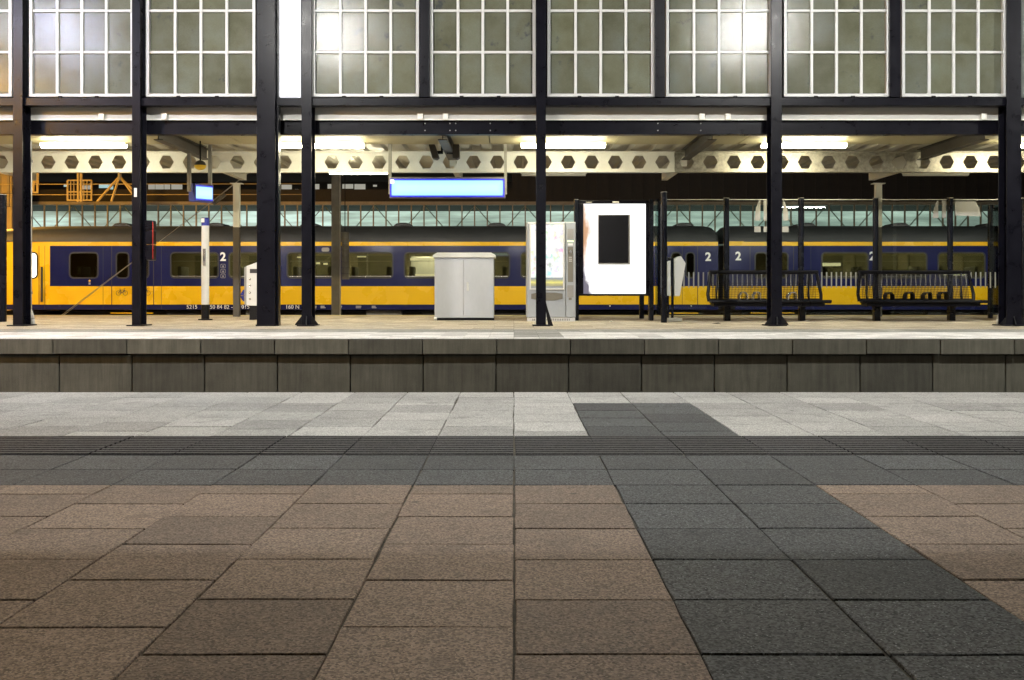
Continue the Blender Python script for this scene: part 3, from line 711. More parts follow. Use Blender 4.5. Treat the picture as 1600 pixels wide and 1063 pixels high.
B(vx(889), vx(894), DV-.055, DV-.035, vz(396), vz(391)).build('coin_slot', 'bright_steel', t, bevel=.004)
for py in (402,405,408): B(vx(888.8), vx(893.5), DV-.038, DV-.0345, vz(py+.8), vz(py-.3)).build('key', 'print_white', t)
B(vx(886), vx(896), DV-.036, DV-.031, vz(465), vz(446)).build('coin_return', 'steel_grey', t, bevel=.004)
B(vx(888.5), vx(893), DV-.038, DV-.031, vz(469), vz(465.4)).build('coin_cup', 'machine_dark', t)
MB().box(v0+.01, v1-.01, DV-.012, DV-.001, vz(503.2), vz(496.6)).build('base_panel', 'bin_paint', t)
for k in range(22): B(vx(832)+k*.031, vx(832)+k*.031+.014, DV-.016, DV-.0125, vz(501.2), vz(498)).build('vent_slot', 'machine_dark', t)
for a in (v0+.05, v1-.10): B(a, a+.05, DV+.02, DV+.1, G, .07).build('foot', 'steel_black_matt', t)
# light-box with poster
DP = 19.55
t = thing('poster_light_box', 'glowing white poster box with a black rectangle printed on it', 'light box', (X(959,DP), DP, G))
def pxx(p): return X(p,DP)
def pz(p): return Z(p,DP)
MB().box(pxx(904.5),pxx(1014),DP-.02,DP+.14,pz(462.5),pz(459.3)).box(pxx(904.5),pxx(1014),DP-.02,DP+.14,pz(318.5),pz(313.5)).box(pxx(904.5),pxx(911.5),DP-.02,DP+.14,pz(459.3),pz(318.5)).box(pxx(1009),pxx(1014),DP-.02,DP+.14,pz(459.3),pz(318.5)).build('frame', 'steel_black', t, bevel=.005)
po = B(pxx(911.5), pxx(1009), DP+.02, DP+.10, pz(459.3), pz(318.5)).build('poster', 'poster_print', t)
B(pxx(934.5), pxx(984.8), DP+.016, DP+.019, pz(413.8), pz(335.5)).build('printed_border', 'steel_grey', po)
B(pxx(935.5), pxx(982.3), DP+.012, DP+.0155, pz(411.2), pz(336.5)).build('printed_rectangle', 'poster_black', po)
B(pxx(957), pxx(967), DP-.024, DP-.0205, pz(317.6), pz(315)).build('maker_plate', 'print_white', t)
B(pxx(915), pxx(925), DP-.024, DP-.0205, pz(317.2), pz(315.6)).build('maker_plate', 'steel_grey', t)
for a, b, tp, d in ((897.2,904.3,311.5,0), (1014.2,1021,311.5,0)):
    B(pxx(a), pxx(b), DP-.04, DP+.16, G, pz(tp)).build('post', 'screen_post', t, bevel=.012)
B(X(999,20.9), X(1006,20.9), 20.85, 20.95, G, Z(462,20.9)).build('back_leg', 'screen_post', t)
# glass wind screen
DS = 19.62
scr = thing('glass_wind_screen', 'clear glass wind screen on round dark posts behind the benches', 'screen', (X(1250,DS), DS, G))
posts = [1135, 1251.5, 1368, 1484.5]
ptop = Z(312,DS)
pl = [(X(1037.5,18.4), 18.4)] + [(X(p,DS), DS) for p in posts] + [(X(1547.5,21.1), 21.1), (X(1600,DS),DS)]
for x, y in pl:
    o = MB().tube((x,y,G),(x,y,ptop+.02),.052,14).build('post', 'screen_post', scr, smooth=True)
    m_ = o.modifiers.new('edge','EDGE_SPLIT')
    MB().tube((x,y,ptop+.021),(x,y,ptop+.03),.055,14).build('cap', 'steel_grey', scr)
xsL = [X(1021,DS)] + [X(p,DS) for p in posts] + [X(1600,DS)]
panes = []
for a, b in zip(xsL, xsL[1:]):
    g = B(a+.056, b-.056, DS-.005, DS+.005, .12, ptop-.01).build('glass_pane', 'clear_glass', scr); panes.append((a,b,g))
B(X(1037.5,18.4)-.005, X(1037.5,18.4)+.005, 18.46, DS-.05, .12, ptop-.01).build('glass_pane', 'clear_glass', scr)
B(X(1547.5,21.1)-.005+.0, X(1547.5,21.1)+.005, DS+.03, 21.04, .12, ptop-.05).build('glass_pane', 'clear_glass', scr)
for a, b, g in panes:
    B(a+.056, b-.056, DS-.012, DS+.012, ptop-.009, ptop+.004).build('top_rail', 'zinc_pipe', g)
    x = a + .10
    while x < b - .08:
        B(x, x+.024, DS-.0065, DS-.0052, Z(450,DS), Z(425.5,DS)).build('white_stripe', 'film_reflection_white', g); x += .0885
def painted_reflection(g, poly): MB().prism([(X(a,DS), Z(b,DS)) for a, b in poly], 'y', DS-.0065, DS-.0052).build('ghost_reflection', 'film_reflection_white', g)  # white shapes paint ghost reflections onto the glass
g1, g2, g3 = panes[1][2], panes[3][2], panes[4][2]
painted_reflection(g1, [(1188,313.5),(1186,313.5),(1181,325),(1178.5,345),(1188,345)])
painted_reflection(g1, [(1193,313.5),(1201,313.5),(1201,345),(1193,345)])
painted_reflection(g1, [(1224,313.5),(1226,316),(1231,330),(1232,345),(1223,345)])
painted_reflection(g1, [(1178.5,354),(1188.5,354),(1188.5,363),(1178.5,363)])
painted_reflection(g1, [(1193,354),(1202,354),(1202,363),(1193,363)])
painted_reflection(g1, [(1222,354),(1232,354),(1232,363),(1222,363)])
painted_reflection(g2, [(1466,313.8),(1464,314),(1459,326),(1457,341),(1466,341)])
painted_reflection(g2, [(1472,313.8),(1478,313.8),(1478,341),(1472,341)])
painted_reflection(g3, [(1492,315),(1524,315),(1530,325),(1532,338),(1519,338),(1492,337)])
# edge post of the screen that enters from the left
t = thing('glass_screen_post', 'stout dark screen post beside the yellow train cab, cut by nothing', 'post', (X(5,18.9), 18.9, G))
t['label'] = 'stout dark screen post standing beyond the column with the downpipe'
MB().tube((X(4,18.9),18.9,G),(X(4,18.9),18.9,Z(305,18.9)),.068,14).build('shaft', 'screen_post', t, smooth=True).modifiers.new('e','EDGE_SPLIT')
MB().tube((X(4,18.9),18.9,Z(305,18.9)),(X(4,18.9),18.9,Z(304,18.9)),.072,14).build('cap', 'steel_grey', t)
# benches
def bench(pxa, pxb, pst, label, arms):
    D = DS-.30
    xa, xb = X(pxa,D), X(pxb,D); zs = Z(470.5,D-.2); zt = Z(425.5,D)
    t = thing('mesh_bench', label, 'bench', ((xa+xb)/2, D, G), 'wire mesh benches')
    # seat: frame rails plus dense mesh
    sa, sb = xa-.05, xb+.12
    MB().tube((sa,D-.36,zs-.01),(sb,D-.36,zs-.01),.03,8).tube((sa+.05,D+.02,zs-.02),(sb-.10,D+.02,zs-.02),.022,8).tube((sa,D-.36,zs),(sa+.05,D+.02,zs-.02),.018,8).tube((sb,D-.36,zs),(sb-.10,D+.02,zs-.02),.018,8).build('seat_frame', 'bench_steel', t)
    sm = MB(); n = int((sb-sa-.12)/.024)
    for k in range(n):
        x = sa+.06+k*.024; sm.box(x-.0045, x+.0045, D-.355, D+.02, zs-.012, zs-.004)
    for k in range(5):
        y = D-.30+k*.075; sm.box(sa+.04, sb-.08, y-.004, y+.004, zs-.020, zs-.012)
    tag(sm.build('seat_mesh', 'bench_steel', t), kind='stuff')
    MB().box(xa+.0, xb+.02, D-.34, D-.02, zs-.095, zs-.03).build('seat_beam', 'bench_steel', t, bevel=.01)
    # backrest
    bl = lambda z: (z-zs)/(zt-zs)
    ya, yb = D+.03, D+.14
    def bk(x, z, lean=1): return (x, ya+(yb-ya)*bl(z), z)
    fr = MB().path([bk(xa-.02,zs-.01), bk(xa-.035,zs+.12), bk(xa+.03,zt)], .031, 8).path([bk(xb+.05,zs-.01), bk(xb+.06,zs+.12), bk(xb,zt)], .031, 8)
    fr.tube(bk(xa+.0,zt), bk(xb+.03,zt), .036, 8).tube(bk(xa,zs+.02), bk(xb+.04,zs+.02), .018, 8)
    fr.build('back_frame', 'bench_steel', t)
    bm_ = MB(); n = int((xb-xa-.06)/.026)
    for k in range(n):
        x = xa+.05+k*.026
        p0, p1 = bk(x,zs+.02), bk(x,zt)
        bm_.tube(p0, p1, .0052, 4)
    for k in range(1, 9):
        z = zs+(zt-zs)*k/13
        bm_.tube(bk(xa+.0,z), bk(xb+.02,z), .0042, 4)
    tag(bm_.build('back_mesh', 'bench_steel', t), kind='stuff')
    for px in (pxa+11, pxb-14):
        x = X(px,D); MB().path([(x,D+.02,zs),(x-.015,D+.03,zs+.10),(x+.03,D+.13,zt)], .02, 8).build('back_rib', 'bench_steel', t)
    for px in arms:
        x = X(px,D); w = .10
        pts = [(x-w,D-.16,zs-.01),(x-w*.95,D-.16,zs+.10),(x-w*.6,D-.16,zs+.15),(x,D-.16,zs+.155),(x+w*.35,D-.16,zs+.12),(x+w*.4,D-.16,zs-.01)]
        am = MB()
        for p, q in zip(pts, pts[1:]):
            am.add([(p[0],D-.24,p[2]),(q[0],D-.24,q[2]),(q[0],D-.06,q[2]),(p[0],D-.06,p[2])], [(0,1,2,3)])
        o = am.build('armrest', 'bright_steel' if len(arms) == 3 else 'bench_steel', t); s_ = o.modifiers.new('s','SOLIDIFY'); s_.thickness = .012
    for px in pst:
        x = X(px,DS-.08)
        B(x-.055, x+.055, DS-.20, DS-.06, G, zs-.06).build('leg', 'screen_post', t, bevel=.01)
        MB().prism([(D-.30,zs-.055),(DS-.062,zs-.055),(DS-.062,zs-.17),(D-.10,zs-.09)], 'x', x-.02, x+.02).build('bracket', 'bench_steel', t)
    return t
bench(1110, 1279, (1135,1251.5), 'black wire mesh bench behind the flared black column', (1160,1181,1236))
bench(1345, 1518, (1368,1484.5), 'black wire mesh bench beside the grey downpipe and flared column', (1386,1417,1445,1470))
# litter bins
def bin_side(px):
    D = 18.9; x = X(px,D); zz = lambda p: Z(p,D)
    t = thing('litter_bin', 'white pointed litter bin on a dark post with concrete foot', 'bin', (X(1054,D), D, G))
    xq = lambda p: X(p,D)
    MB().prism([(xq(1053.5),zz(405)),(xq(1063.5),zz(400)),(xq(1071.3),zz(411.5)),(xq(1062),zz(463)),(xq(1053.5),zz(463))], 'y', D-.02, D+.36).build('body', 'bin_paint', t, bevel=.012)
    MB().prism([(xq(1044),zz(411)),(xq(1048.5),zz(407)),(xq(1049),zz(463)),(xq(1044),zz(462))], 'y', D+.04, D+.36).build('flap_side', 'bin_paint', t, bevel=.008)
    MB().tube((xq(1051.2),D+.05,G),(xq(1051.2),D+.05,zz(404)),.024,10).tube((xq(1045),D+.1,G),(xq(1045),D+.1,zz(462)),.018,8).build('post', 'screen_post', t)
    dome(MB(), xq(1047), D+.08, zz(404.5), .035, .03, -1.2, 1.2).build('ash_tray', 'steel_black', t, smooth=True)
    B(xq(1043), xq(1065), D-.06, D+.42, G, zz(497)).build('foot_block', 'plinth_concrete', t, bevel=.012)
bin_side(1054)
D = 20.0; xq = lambda p: X(p,D); zz = lambda p: Z(p,D)
t = thing('litter_bin', 'white litter bin with dark slot and round studs, half hidden by the broad pillar', 'bin', (xq(405), D+.2, G))
MB().prism([(xq(385),zz(416)),(xq(404),zz(409)),(xq(424),zz(416)),(xq(424),zz(478)),(xq(385),zz(478))], 'y', D, D+.36).build('body', 'bin_paint', t, bevel=.01)
MB().prism([(xq(381),zz(418)),(xq(384.5),zz(416)),(xq(384.5),zz(478)),(xq(381),zz(476))], 'y', D+.03, D+.34).build('side_panel', 'steel_grey', t)
B(xq(390.5), xq(418), D-.006, D-.0005, zz(427), zz(420.5)).build('slot', 'print_black', t)
for py in (436.5,446.5,457.5,467.5):
    for px in (390.5, 418.5): dome(MB(), xq(px), D, zz(py), .022, .022, -1.5, 1.5, 10, 4).build('stud', 'bright_steel', t, smooth=True)
B(xq(389), xq(420), D+.04, D+.32, G, zz(478)).build('pedestal', 'steel_black_matt', t)
# help post
D = 19.85; x = X(320.8,D); zz = lambda p: Z(p,D)
t = thing('help_post', 'narrow white help post with blue top and dark foot', 'post', (x, D, G))
MB().tube((x,D,zz(476)),(x,D,zz(353)),.070,16).build('shaft', 'bin_paint', t, smooth=True).modifiers.new('e','EDGE_SPLIT')
MB().tube((x,D,zz(353)+.001),(x,D,zz(340.5)),.071,16).build('blue_band', 'print_blue', t, smooth=True).modifiers.new('e','EDGE_SPLIT')
B(x-.05, x+.005, D-.085, D-.06, zz(348), zz(341.5)).build('symbol_plate', 'print_white', t)
MB().tube((x,D,.03),(x,D,zz(476)-.001),.073,16).build('foot_sleeve', 'steel_black_matt', t, smooth=True).modifiers.new('e','EDGE_SPLIT')
for py in (482,487,492): MB().tube((x,D,zz(py)-.004),(x,D,zz(py)+.004),.077,16).build('band', 'steel_black', t)
MB().tube((x,D,G),(x,D,.028),.13,16).build('base_plate', 'steel_black_matt', t)
B(x-.02, x+.03, D-.095, D-.06, zz(416), zz(389)).build('intercom', 'bright_steel', t, bevel=.006)
B(x-.012, x+.012, D-.10, D-.094, zz(408), zz(401)).build('call_button', 'print_black', t)
# ------------------------------------------------------------------ overhead line mast with counterweights, stay wires
D = 27.0; x = X(524,D)
t = thing('catenary_mast', 'grey steel overhead line mast behind the platform with stacked counterweights', 'mast', (x, D, -1.05))
MB().box(x-.10, x+.10, D, D+.02, -1.05, 4.6).box(x-.10, x+.10, D+.18, D+.20, -1.05, 4.6).box(x-.01, x+.01, D+.02, D+.18, -1.05, 4.6).build('shaft', 'mast_grey', t)
MB().tube((X(531.5,D),D,-1.05),(X(531.5,D),D,4.4),.02,6).build('guide_rod', 'zinc_pipe', t)
for k in range(8):
    za, zb_ = Z(437-k*9.3,D), Z(437-(k+1)*9.3,D)
    MB().tube((X(539.5,D),D,za+.004),(X(539.5,D),D,zb_-.004),.095,12).build('counterweight', 'mast_grey', t)
MB().tube((X(539,D),D,Z(362,D)),(X(539,D),D,4.4),.012,6).build('wire', 'steel_black_matt', t)
D = 26.0
t = thing('stay_wire', 'pair of thin slanting stay wires with a grey insulator before the train', 'wire', (X(60,D), D, -1.05))
def wp_(px, py, D): return (X(px,D), D, Z(py,D))
for o_ in (0, 4):
    MB().tube(wp_(60+o_,520,D), wp_(331,316-o_*.3,D), .007, 6).tube(wp_(331,316-o_*.3,D), wp_(470,206-o_*.3,D), .007, 6).build('wire', 'zinc_pipe', t)
MB().tube(wp_(333,319,D), wp_(352,304,D), .045, 8).build('insulator', 'mast_grey', t)

# ------------------------------------------------------------------ the train
DT = 37.0
def tx(p): return X(p,DT)
def tz(p): return Z(p,DT)
ZS0, ZS1, ZY1, ZB1, ZY2 = tz(484), tz(476), tz(447), tz(384.3), tz(377.5)
WZ0, WZ1 = tz(433.5), tz(396)
def rrect(x0, x1, z0, z1, r, n=4):
    pts = []
    for cx_, cz_, a0 in ((x1-r,z1-r,0),(x0+r,z1-r,90),(x0+r,z0+r,180),(x1-r,z0+r,270)):
        for i in range(n+1): a = R(a0+90*i/n); pts.append((cx_+r*math.cos(a), cz_+r*math.sin(a)))
    return pts
def ring(mb, o, i, y0, y1):
    n = len(o)
    for k in range(n):
        q = (k+1) % n
        mb.add([(o[k][0],y0,o[k][1]),(o[q][0],y0,o[q][1]),(i[q][0],y0,i[q][1]),(i[k][0],y0,i[k][1]),
                (o[k][0],y1,o[k][1]),(o[q][0],y1,o[q][1]),(i[q][0],y1,i[q][1]),(i[k][0],y1,i[k][1])],
               [(0,1,2,3),(0,4,5,1),(3,2,6,7)])
    return mb
def panel_with_holes(x0, x1, z0, z1, holes, y):
    xs = sorted({x0, x1} | {h[0] for h in holes} | {h[1] for h in holes}); zs = sorted({z0, z1} | {h[2] for h in holes} | {h[3] for h in holes})
    xs = [q for q in xs if x0 <= q <= x1]; zs = [q for q in zs if z0 <= q <= z1]
    mb = MB()
    for a, b in zip(xs, xs[1:]):
        for c_, d_ in zip(zs, zs[1:]):
            m1, m2 = (a+b)/2, (c_+d_)/2
            if any(h[0] < m1 < h[1] and h[2] < m2 < h[3] for h in holes): continue
            mb.add([(a,y,c_),(b,y,c_),(b,y,d_),(a,y,d_)], [(0,1,2,3)])
    return mb
def coach(x0, x1, xblue, wins, doors, label, cab, lights):
    t = thing('train_coach', label, 'train', ((x0+x1)/2, DT+1.4, -1.05), 'yellow and blue train coaches')
    W = 2.8
    allw = [(a,b,WZ0,WZ1,.11) for a,b in wins] + [w for d in doors for w in d[2]]
    holes = [(w[0]-.006,w[1]+.006,w[2]-.006,w[3]+.006) for w in allw]
    bh = [h for h in holes if h[0] > xblue-.5]
    panel_with_holes(xblue, x1, ZY1, ZB1, bh, DT).build('blue_side', 'train_blue', t)
    MB().add([(xblue,DT,ZS1),(x1,DT,ZS1),(x1,DT,ZY1),(xblue,DT,ZY1)],[(0,1,2,3)]).add([(xblue,DT,ZB1),(x1,DT,ZB1),(x1,DT,ZY2),(xblue,DT,ZY2)],[(0,1,2,3)]).build('yellow_side', 'train_yellow', t)
    if xblue > x0:
        ch = [h for h in holes if h[0] <= xblue-.5]
        panel_with_holes(x0+.5, xblue, ZS1, ZY2, ch, DT).build('yellow_side', 'train_yellow', t)
        # cab nose curving away
        MB().prism([(x0+.5,DT),(x0+.12,DT+.18),(x0,DT+.7),(x0,DT+W-.7),(x0+.5,DT+W)], 'z', ZS0, ZY2).build('cab_nose', 'train_yellow', t)
    MB().add([(x0+.3,DT+.01,ZS0),(x1,DT+.01,ZS0),(x1,DT,ZS1),(x0+.3,DT,ZS1)],[(0,1,2,3)]).build('skirt', 'train_blue', t)
    # far side, floor, ends
    MB().add([(x0+.5,DT+W,ZS0),(x1,DT+W,ZS0),(x1,DT+W,ZY2),(x0+.5,DT+W,ZY2)],[(0,1,2,3)]).build('far_side', 'coach_interior', t)
    B(x0+.5, x1-.02, DT+.06, DT+W-.06, ZS1+.05, ZS1+.15).build('floor', 'train_under', t)
    B(x1-.06, x1, DT+.02, DT+W-.02, ZS0, ZY2).build('end_wall', 'train_blue', t)
    # roof
    pr = [(0,ZY2),(.05,ZY2+.20),(.20,ZY2+.38),(.55,ZY2+.52),(1.0,ZY2+.585),(1.4,ZY2+.60),(1.8,ZY2+.585),(2.25,ZY2+.52),(2.6,ZY2+.38),(2.75,ZY2+.20),(2.8,ZY2)]
    mb = MB(); stations = [(x0+.1,.25),(x0+.6,.62),(x0+1.3,.85),(x0+2.4,.97),(x0+3.4,1),(x1-.35,1),(x1-.12,.93),(x1,.72)] if cab else [(x0,.72),(x0+.12,.93),(x0+.35,1),(x1-.35,1),(x1-.12,.93),(x1,.72)]
    vs = [(xx, DT+a, ZY2+(b-ZY2)*s) for xx, s in stations for a, b in pr]; n = len(pr)
    mb.add(vs, [(j*n+i, j*n+i+1, (j+1)*n+i+1, (j+1)*n+i) for j in range(len(stations)-1) for i in range(n-1)] + [tuple(range(n)), tuple(range((len(stations)-1)*n, len(stations)*n))])
    rf = mb.build('roof', 'train_roof', t)
    for p in rf.data.polygons: p.use_smooth = len(p.vertices) == 4
    k = x0 + (5.2 if cab else 3.0)
    while k < x1-1:
        MB().prism([(k-.36,ZY2+.56),(k+.36,ZY2+.56),(k+.24,ZY2+.67),(k+.09,ZY2+.70),(k-.09,ZY2+.70),(k-.24,ZY2+.67)], 'y', DT+.9, DT+1.9).build('roof_vent', 'train_roof', rf, bevel=.03)
        k += 3.3
    # windows
    for a, b, c_, d_, r in allw:
        o = rrect(a-.05, b+.05, c_-.05, d_+.05, r+.05); i = rrect(a, b, c_, d_, r)
        w = ring(MB(), o, i, DT-.012, DT+.03).build('window', 'rubber', t)
        MB().prism(rrect(a-.004, b+.004, c_-.004, d_+.004, r), 'y', DT+.010, DT+.018).build('pane', 'train_glass', w)
        if b - a > 1.2: B(a+.03, b-.03, DT+.0, DT+.008, c_+.015, c_+.045).build('drip_rail', 'bright_steel', w)
        if b - a > 1.2: B(a+.05, b-.05, DT+.03, DT+.045, d_-.28, d_-.26).build('transom_bar', 'zinc_pipe', w)
    k = x0 + 2.9
    while k < x1:
        if not any(h[0]-.1 < k < h[1]+.1 for h in holes):
            B(k-.006, k+.006, DT-.003, DT+.004, ZS0+.02, ZB1).build('panel_seam', 'rubber', t)
        k += 2.001
    B(x0+.6, x1, DT-.012, DT-.001, ZY2-.012, ZY2+.012).build('rain_gutter', 'train_roof', t)
    B(xblue, x1, DT-.006, DT-.001, ZY1-.008, ZY1+.008).build('rub_strip', 'train_blue', t)
    # doors
    for a, b, _ in doors:
        s = MB().box(a-.012,a+.012,DT-.004,DT+.004,ZS1,ZB1).box(b-.012,b+.012,DT-.004,DT+.004,ZS1,ZB1).box((a+b)/2-.008,(a+b)/2+.008,DT-.004,DT+.004,ZS1,ZB1).build('door_seam', 'rubber', t)
        B(a, b, DT-.12, DT+.0, ZS0-.13, ZS0-.10).build('step', 'train_yellow', t)
    # interior: seats, luggage rack, ceiling lamps
    seats = MB()
    for a, b in wins:
        for q in (a+.12, b-.22):
            se = B(q, q+.14, DT+.25, DT+1.15, ZS1+.15, WZ0+.38).build('seat', 'seat_cloth', t, bevel=.04)
    for a, b in wins:
        B(a, b, DT+W-.08, DT+W-.04, WZ0, WZ1).build('far_window', 'coach_far', t)
    for a, b in lights:
        B(a, b, DT+1.3, DT+1.5, ZB1-.10, ZB1-.06).build('ceiling_lamp', 'coach_light', t)
    B(x0+.5, x1-.1, DT+.1, DT+W-.1, ZB1-.02, ZB1+.01).build('ceiling', 'coach_interior', t)
    # running gear
    for bx in (x0+4.3, x1-3.6):
        B(bx-1.7, bx+1.7, DT+.25, DT+.45, -.72, -.38).build('bogie', 'train_under', t, bevel=.05)
        for wx in (bx-1.28, bx+1.28): MB().tube((wx,DT+.5,-.60),(wx,DT+.62,-.60),.45,24).build('wheel', 'rail_steel', t)
    k = x0 + 7
    while k < x1-6:
        w_ = random.uniform(.6, 1.6); B(k, k+w_, DT+.22, DT+1.2, -.75, ZS0-.02).build('equipment_box', random.choice(['train_under','train_under','mast_grey']), t, bevel=.03); k += w_ + random.uniform(.5, 1.6)
    B(x0+1, x1-.5, DT+.5, DT+2.3, ZS0-.30, ZS0-.05).build('underframe', 'train_under', t)
    return t
def dwin(a, b): return (tx(a), tx(b), WZ0, WZ1, .10)
winsA = [(110,152),(268,340),(359,430),(450,520),(541.5,612.5),(633,703.5),(724,795),(815,886),(906,976)]
doorsA = [(tx(174.5), tx(240), [dwin(183,200), dwin(215,231)]), (tx(1042), tx(1090), [dwin(1050,1063), dwin(1073,1084)])]
xA0, xA1 = tx(-62), tx(1122)
A = coach(xA0, xA1, tx(78), [(tx(a),tx(b)) for a,b in winsA], doorsA, 'yellow and blue train coach with driving cab behind the platform', True,
          [(tx(a),tx(b)) for a,b in ((281,330),(372,420),(462,512),(555,600),(645,695),(735,785),(830,880))])
B(tx(636), tx(690), DT+1.5, DT+1.55, tz(432), tz(399)).build('glow_panel', 'window_glow', A)  # added glowing panel that brightens this window from inside
for par, a, b, y0, y1 in ((A,637,697,402,406),(A,640,700,428,430.5),(A,456,461,400,402),(A,486,492,409,412),(A,498,504,410,413),(A,552,566,399,401)):
    B(tx(a), tx(b), DT+.9, DT+1.0, tz(y1), tz(y0)).build('reflection_strip', 'soft_glow', par)  # glowing strips stand in for platform lamps reflected in the windows
B(tx(132), tx(138), DT+1.2, DT+1.25, tz(432), tz(418)).build('bright_patch', 'soft_glow', A)  # small glowing white patch inside the window
# cab side door with lit window, grab rail
cw = (tx(42), tx(57), WZ0, WZ1)
o = rrect(cw[0]-.05,cw[1]+.05,cw[2]-.05,cw[3]+.05,.14); i = rrect(*cw,.10)
w = ring(MB(), o, i, DT-.012, DT+.02).build('cab_door_window', 'rubber', A)
MB().prism(i, 'y', DT-.006, DT-.002).build('pane', 'cab_light', w)
B(tx(63.5), tx(67), DT-.008, DT-.001, tz(472), tz(417)).build('grab_recess', 'rubber', A)
MB().tube((tx(65),DT-.04,tz(471)),(tx(65),DT-.04,tz(418)),.02,8).build('grab_rail', 'steel_brown', A)
B(tx(36)-.01, tx(36)+.01, DT-.004, DT-.001, ZS1, ZB1).build('door_seam', 'rubber', A); B(tx(61)-.01, tx(61)+.01, DT-.004, DT-.001, ZS1, ZB1).build('door_seam', 'rubber', A)
winsB = [(1285,1355.5),(1376,1447),(1467,1538),(1558,1629),(1650,1720)]
doorsB = [(tx(1172), tx(1238), [dwin(1181,1196), dwin(1243-13,1243)])]
doorsB = [(tx(1172), tx(1240), [dwin(1181,1197), dwin(1214,1230)])]
Bc = coach(tx(1135), tx(1135)+26.2, tx(1135), [(tx(a),tx(b)) for a,b in winsB], doorsB, 'yellow and blue train coach coupled behind the mesh benches', False,
           [(tx(a),tx(b)) for a,b in ((1290,1328),(1385,1430),(1480,1525),(1570,1610))])
B(tx(1289), tx(1326), DT+.9, DT+1.0, tz(415), tz(410)).build('reflection_strip', 'soft_glow', Bc)  # glow imitates a platform lamp mirrored in the pane
B(tx(1480), tx(1530), DT+.9, DT+1.0, tz(430), tz(428)).build('reflection_strip', 'soft_glow', Bc)
t = B(xA1+.0, tx(1135), DT+.55, DT+2.25, -.1, ZB1+.05); t.build('gangway', 'rubber', A)
# lettering and marks on the coaches
yl = DT-.004
text('2', .40, (tx(348.5), yl, tz(402)), 'print_white', A, bold=.012)
text('2', .40, (tx(1106.5), yl, tz(402)), 'print_white', A, bold=.012)
text('2', .40, (tx(1153.5), yl, tz(401)), 'print_white', Bc, bold=.012)
text('2', .40, (tx(1363), yl, tz(401)), 'print_white', Bc, bold=.012)
ys = DT-.010
text('5215', .19, (tx(300), ys, tz(480)), 'print_white', A)
text('50 84 82 - 70 015 - 3', .19, (tx(365), ys, tz(480)), 'print_white', A)
text('160 N', .19, (tx(457), ys, tz(480)), 'print_white', A)
for px in (493,505,531,560,585):
    for dy in (478.5, 481): B(tx(px-4), tx(px+random.uniform(1,5)), ys, ys+.004, tz(dy+.6), tz(dy-.2)).build('small_print', 'print_white', A)
for px in (953,1080,1140): 
    MB().prism([(tx(px-1.5),tz(477.6)),(tx(px+1.5),tz(477.6)),(tx(px),tz(479.5))], 'y', ys, ys+.004).build('jacking_mark', 'print_white', A if px < 1130 else Bc)
for k, py in enumerate((416,424,431.5)):
    i_ = rrect(tx(344.8),tx(352.2),tz(py+3.2),tz(py-3.2),.02,2); i2 = rrect(tx(345.4),tx(351.6),tz(py+2.7),tz(py-2.7),.02,2)
    ring(MB(), i_, i2, DT-.004, DT-.001).tube((tx(348.5),DT-.003,tz(py+2)),(tx(348.5),DT-.003,tz(py-1)),.02,6).build('pictogram', 'steel_grey', A)
i_ = rrect(tx(502.5),tx(514.5),tz(393.3),tz(387),.05,3); MB().prism(i_,'y',DT-.004,DT-.001).build('destination_plate','steel_grey',A)
# operator's arrow mark in blue on the yellow band
def poly_mark(pts): MB().prism([(tx(a),tz(b)) for a,b in pts], 'y', DT-.005, DT-.001).build('arrow_mark', 'print_blue', A)
poly_mark([(374.5,462),(380,453),(392,453),(388,457),(383,457),(380,462)])
poly_mark([(374.5,462.6),(380,471.5),(392,471.5),(388,467.5),(383,467.5),(380,462.6)])
poly_mark([(380.5,460.6),(402,460.6),(398,464),(380.5,464)])
def bicycle(px, py, s=1):
    c_ = Vector((tx(px), DT-.004, tz(py))); k = 1/45.5
    def q(a, b): return (c_.x+a*k*s, c_.y, c_.z-b*k)
    mb = MB()
    for wx in (-5.4, 5.4):
        pts = [q(wx+3.6*math.cos(R(30*j)), 1.6+3.6*math.sin(R(30*j))) for j in range(13)]
        mb.path(pts, .0085, 4)
    for seg in (((-5.4,1.6),(-2.6,-3)),((-2.6,-3),(0,1.6)),((-5.4,1.6),(0,1.6)),((0,1.6),(3.8,-3)),((-2.6,-3),(3.8,-3)),((5.4,1.6),(3.2,-5.2)),((3.2,-5.2),(5.2,-5.4)),((-2.6,-3),(-3,-4.6)),((-4,-4.6),(-2,-4.6))):
        mb.tube(q(*seg[0]), q(*seg[1]), .0095, 4)
    mb.build('bicycle_mark', 'print_black', A)
bicycle(190.5, 456.5); bicycle(226, 456.5)
MB().tube((tx(140),DT-.004,tz(439)),(tx(140),DT,tz(439)),.035,10).build('door_button','yellow_plastic',A)
B(tx(138.5),tx(141.5),DT-.004,DT-.001,tz(445),tz(441.5)).build('button_label','steel_grey',A)

